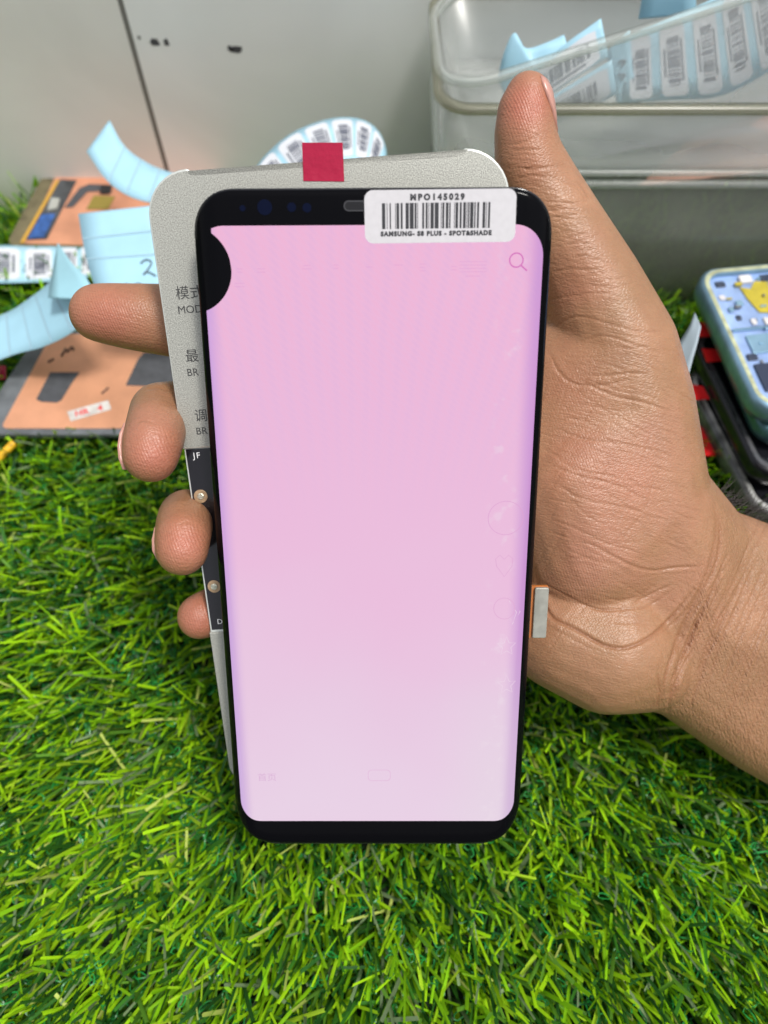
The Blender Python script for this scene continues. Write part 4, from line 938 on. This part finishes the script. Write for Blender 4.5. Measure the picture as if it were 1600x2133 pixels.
e, at = stripY('long row of upright barcode labels at the upper right inside the tilted tub', [(1300, 215, Y3+.4), (1400, 208, Y3+.4), (1500, 200, Y3+.4), (1600, 150, Y3+.5), (1720, 60, Y3+.6)], [(1300, 78, Y3+1.1), (1390, 40, Y3+1.1), (1480, 0, Y3+1.2), (1570, -50, Y3+1.2), (1700, -130, Y3+1.3)], M_blue)
label_cells(at, e, [(.03, .15), (.20, .34), (.39, .52), (.56, .68), (.72, .84)], .05, .93, seed=9); rebase(e)
e, at = stripY('plain blue backing sheet at the top edge, behind the tub rim', [(1330, 40, Y3+2.4), (1340, -20, Y3+2.4), (1345, -60, Y3+2.5)], [(1450, 30, Y3+2.4), (1450, -20, Y3+2.4), (1450, -60, Y3+2.5)], M_blue); rebase(e)
# bagged copper panel in the middle box
bgp = empty('bagged_copper_panel'); tag(bgp, 'copper panel in a crumpled clear bag, tilted inside the middle plastic box', 'display panel')
vs = [Wl(1330, 392, 26.6), Wl(1700, 350, 26.6), Wl(1700, 190, 30.2), Wl(1560, 250, 30.2), Wl(1430, 300, 29)]
vs = [Vector(v) for v in vs]; nrm = (vs[1]-vs[0]).cross(vs[2]-vs[0]).normalized()*.0015
mk('copper_sheet', vs+[v+nrm for v in vs], [(0, 1, 2, 3, 4), (9, 8, 7, 6, 5)]+[(i, (i+1) % 5, 5+(i+1) % 5, 5+i) for i in range(5)], mat('copper_rose', (.62, .33, .25), .3, .4, var=.1), bgp)
def crumple(name, A, B, m, parent, amp=.25, n=50, k=24, seed=2):
    r = np.random.default_rng(seed); vs, fs = [], []; K = [(r.normal(0, 1, 2), r.uniform(0, 6), r.uniform(.4, 1)) for _ in range(14)]
    a = catmull(A, n); b = catmull(B, n)
    for i in range(n+1):
        for j in range(k+1):
            u, v = i/n*9, j/k*5; h = sum(w_*abs(math.sin(kk[0]*u+kk[1]*v+p0)) for kk, p0, w_ in K)/14
            q = lerp(a[i], b[i], j/k); vs.append(q+(camw-q).normalized()*(h-.35)*amp*2*S)
    for i in range(n):
        for j in range(k): q = i*(k+1)+j; fs.append((q, q+1, q+k+2, q+k+1))
    return mk(name, vs, fs, m, parent, True)
M_bag = mat_clear('bag_film', (.93, .94, .96), .1, rough=.06, body=.12, body_c=(.75, .72, .8))
crumple('bag', [Wl(1220, 330, 26.5), Wl(1400, 300, 26.5), Wl(1700, 260, 26.6)], [Wl(1260, 270, 28), Wl(1420, 225, 29), Wl(1700, 180, 30)], M_bag, bgp)

# ------------------------------------------------------------------ stack of phone frames on the right
def phone_frame(label, tl, bl, z, hgt, body, inner, rim, group, detail=False, lipc=None):
    """tl, bl: px of the upper-left corner and a point on the left edge, on the plane z"""
    a = G(*tl, z)/S; b = G(*bl, z)/S; d = (b-a); d.z = 0; d.normalize(); r_ = Vector((-d.y, d.x, 0))
    if r_.x < 0: r_ = -r_
    M_ = Matrix((r_, -d, Vector((0, 0, 1)))).transposed().to_4x4(); M_.translation = Vector((a.x, a.y, z-hgt))*S
    e = empty('phone_housing', M_); tag(e, label, 'phone housing', group)
    W_, H_ = 15.2, 7.2; o_ = rrect(0, W_, -H_, 0, .95); i_ = rrect(.32, W_-.32, -H_+.32, -.32, .7)
    n = len(o_)
    def ringm(oo, ii, z0, z1, bev):
        vs = [(p[0], p[1], z0) for p in oo]
        oo2 = [(lerp(p[0], q[0], .35*bev), lerp(p[1], q[1], .35*bev)) for p, q in zip(oo, ii)]
        vs += [(p[0], p[1], z0+(z1-z0)*.3) for p in rrect(-.02, W_+.02, -H_-.02, .02, .97)] + [(p[0], p[1], z1-.12) for p in oo]+[(p[0], p[1], z1) for p in oo2]+[(p[0], p[1], z1) for p in ii]+[(p[0], p[1], z1-.25) for p in ii]
        fs = []
        for k in range(5):
            for i in range(n): fs.append((k*n+i, k*n+(i+1) % n, (k+1)*n+(i+1) % n, (k+1)*n+i))
        fs.append(tuple(range(n))); return vs, fs
    v_, f_ = ringm(o_, i_, 0, hgt, 1); mk('frame', v_, f_, body, e, True, S)
    if rim:
        v_ = [(p[0], p[1], hgt+.01) for p in rrect(.16, W_-.16, -H_+.16, -.16, .82)]+[(p[0], p[1], hgt+.01) for p in i_]
        mk('glue_line', v_+[(a_, b_, c_-.02) for a_, b_, c_ in v_], [(i, (i+1) % n, n+(i+1) % n, n+i) for i in range(n)]+[(2*n+i, 3*n+i, 3*n+(i+1) % n, 2*n+(i+1) % n) for i in range(n)]+[(i, 2*n+i, 2*n+(i+1) % n, (i+1) % n) for i in range(n)]+[(n+i, n+(i+1) % n, 3*n+(i+1) % n, 3*n+i) for i in range(n)], rim, e, False, S)
    MB().prism(rrect(.3, W_-.3, -H_+.3, -.3, .7), .05, hgt-.25).build('mid_plate', inner, e)
    return e, hgt-.25
M_fblue = mat('frame_blue', (.20, .33, .44), .28, .6, var=.3, vscale=70, detail=8, bump=.25, bscale=160)
M_fteal = mat('frame_teal', (.08, .17, .21), .28, .5, var=.35, vscale=70, detail=8, bump=.25, bscale=160)
M_fgrey = mat('frame_worn_grey', (.10, .10, .10), .3, .4, var=.6, vscale=150, bump=.3, bscale=200)
M_fblack = mat('frame_black', (.010, .010, .013), .2, .2)
M_inner = mat('mid_plate_blue', (.27, .38, .64), .35, .4, var=.25, vscale=110)
M_glue = mat('glue_olive', (.40, .42, .26), .5, var=.35, vscale=300, bump=.6, bscale=500)
GF = 'phone frames stacked at the right'
phone_frame('lowest black phone frame in the stack, on the turf, with a worn silvery lip', (1420, 770), (1545, 1010), 2.5, .75, M_fgrey, M_fblack, mat('lip_worn', (.30, .30, .29), .4, var=.7, vscale=150, bump=.6, bscale=200), GF)
phone_frame('second black phone frame of the stack, glossy with a dark grey lip', (1434, 690), (1545, 915), 3.5, .75, M_fblack, M_fblack, mat('lip_dark', (.06, .06, .065), .3, var=.5, vscale=200), GF)
phone_frame('teal phone frame sandwiched directly under the light blue one', (1466, 612), (1566, 845), 4.3, .7, M_fteal, M_fblack, None, GF)
e, zi = phone_frame('light blue phone frame with mustard foil and olive glue, topmost of the stack', (1446, 560), (1566, 822), 5.3, .8, M_fblue, M_inner, M_glue, GF)
M_must = mat('mustard_foil', (.42, .34, .03), .4, var=.15); M_chip = mat('pale_chip', (.62, .6, .6), .4, var=.15); M_dark = mat('dark_slot', (.02, .03, .06), .3)
for pts in ([(1.6, -1.0), (2.0, -1.15), (2.3, -.75), (3.0, -.9), (3.1, -2.3), (2.6, -2.5), (1.9, -2.4), (1.7, -1.7)], [(3.3, -1.0), (5.2, -1.0), (5.2, -2.6), (3.4, -2.5)]):
    MB().prism(pts, zi+.01, zi+.05).build('mustard_foil', M_must, e)
for (x0, x1, y0, y1, m_, h_) in ((1.7, 2.2, -.85, -.45, M_chip, .12), (2.6, 3.2, -.8, -.45, M_dark, .05), (.7, 1.1, -.9, -.6, M_dark, .04), (3.4, 4.0, -.8, -.45, M_flex, .05), (.6, .85, -1.6, -1.35, M_chip, .05), (.9, 1.1, -2.7, -2.45, M_dark, .05), (1.4, 1.6, -3.0, -2.7, M_chip, .06), (1.9, 2.15, -3.05, -2.7, M_chip, .06), (.5, 6.5, -3.25, -3.15, M_fblue, .1), (.9, 2.2, -4.4, -3.5, M_fblue, .06), (.7, 4.5, -6.2, -4.9, M_dark, .06), (1.3, 1.6, -5.4, -5.1, M_chip, .1), (2.2, 2.5, -4.8, -4.5, M_chip, .1), (2.5, 4.6, -4.4, -3.6, M_chip, .04), (.6, 1.0, -4.7, -4.4, M_dark, .05)):
    MB().prism(rrect(x0, x1, y0, y1, .06, 3), zi+.015, zi+.015+h_, .015).build('component', m_, e)
rc = random.Random(4)
for k in range(46):
    x0 = rc.uniform(.5, 7); y0 = -rc.uniform(.5, 6.6); w_ = rc.uniform(.06, .3); h2 = rc.uniform(.06, .25)
    MB().prism(rrect(x0, x0+w_, y0-h2, y0, .02, 2), zi+.055, zi+.07+rc.uniform(.0, .08), .01).build('component', rc.choice((M_chip, M_dark, M_fblue, M_must, M_flex, M_silver, M_border)), e)
for lab, pxs, z in (('bright red tape tab, uppermost beside the phone stack, under the light blue frame', [(1448, 702), (1490, 702), (1480, 674), (1452, 672)], 3.95),
                    ('darker red tape tab between the light blue and black frames, second from top', [(1472, 755), (1512, 752), (1498, 730), (1462, 727)], 3.75),
                    ('red tape tab peeking out beside the palm edge, third from the top', [(1438, 834), (1478, 832), (1464, 806), (1430, 800)], 2.9),
                    ('lowest red tape tab, half in shade between palm and the bottom frame', [(1455, 950), (1490, 950), (1474, 890), (1448, 890)], 1.9)):
    o = slab('tape_tab', [G(x, y, z) for x, y in pxs], z, z+.04, mat('red_tab', (.68, .012, .015), .3), None); tag(o, lab, 'tape', 'red tape tabs at the right')
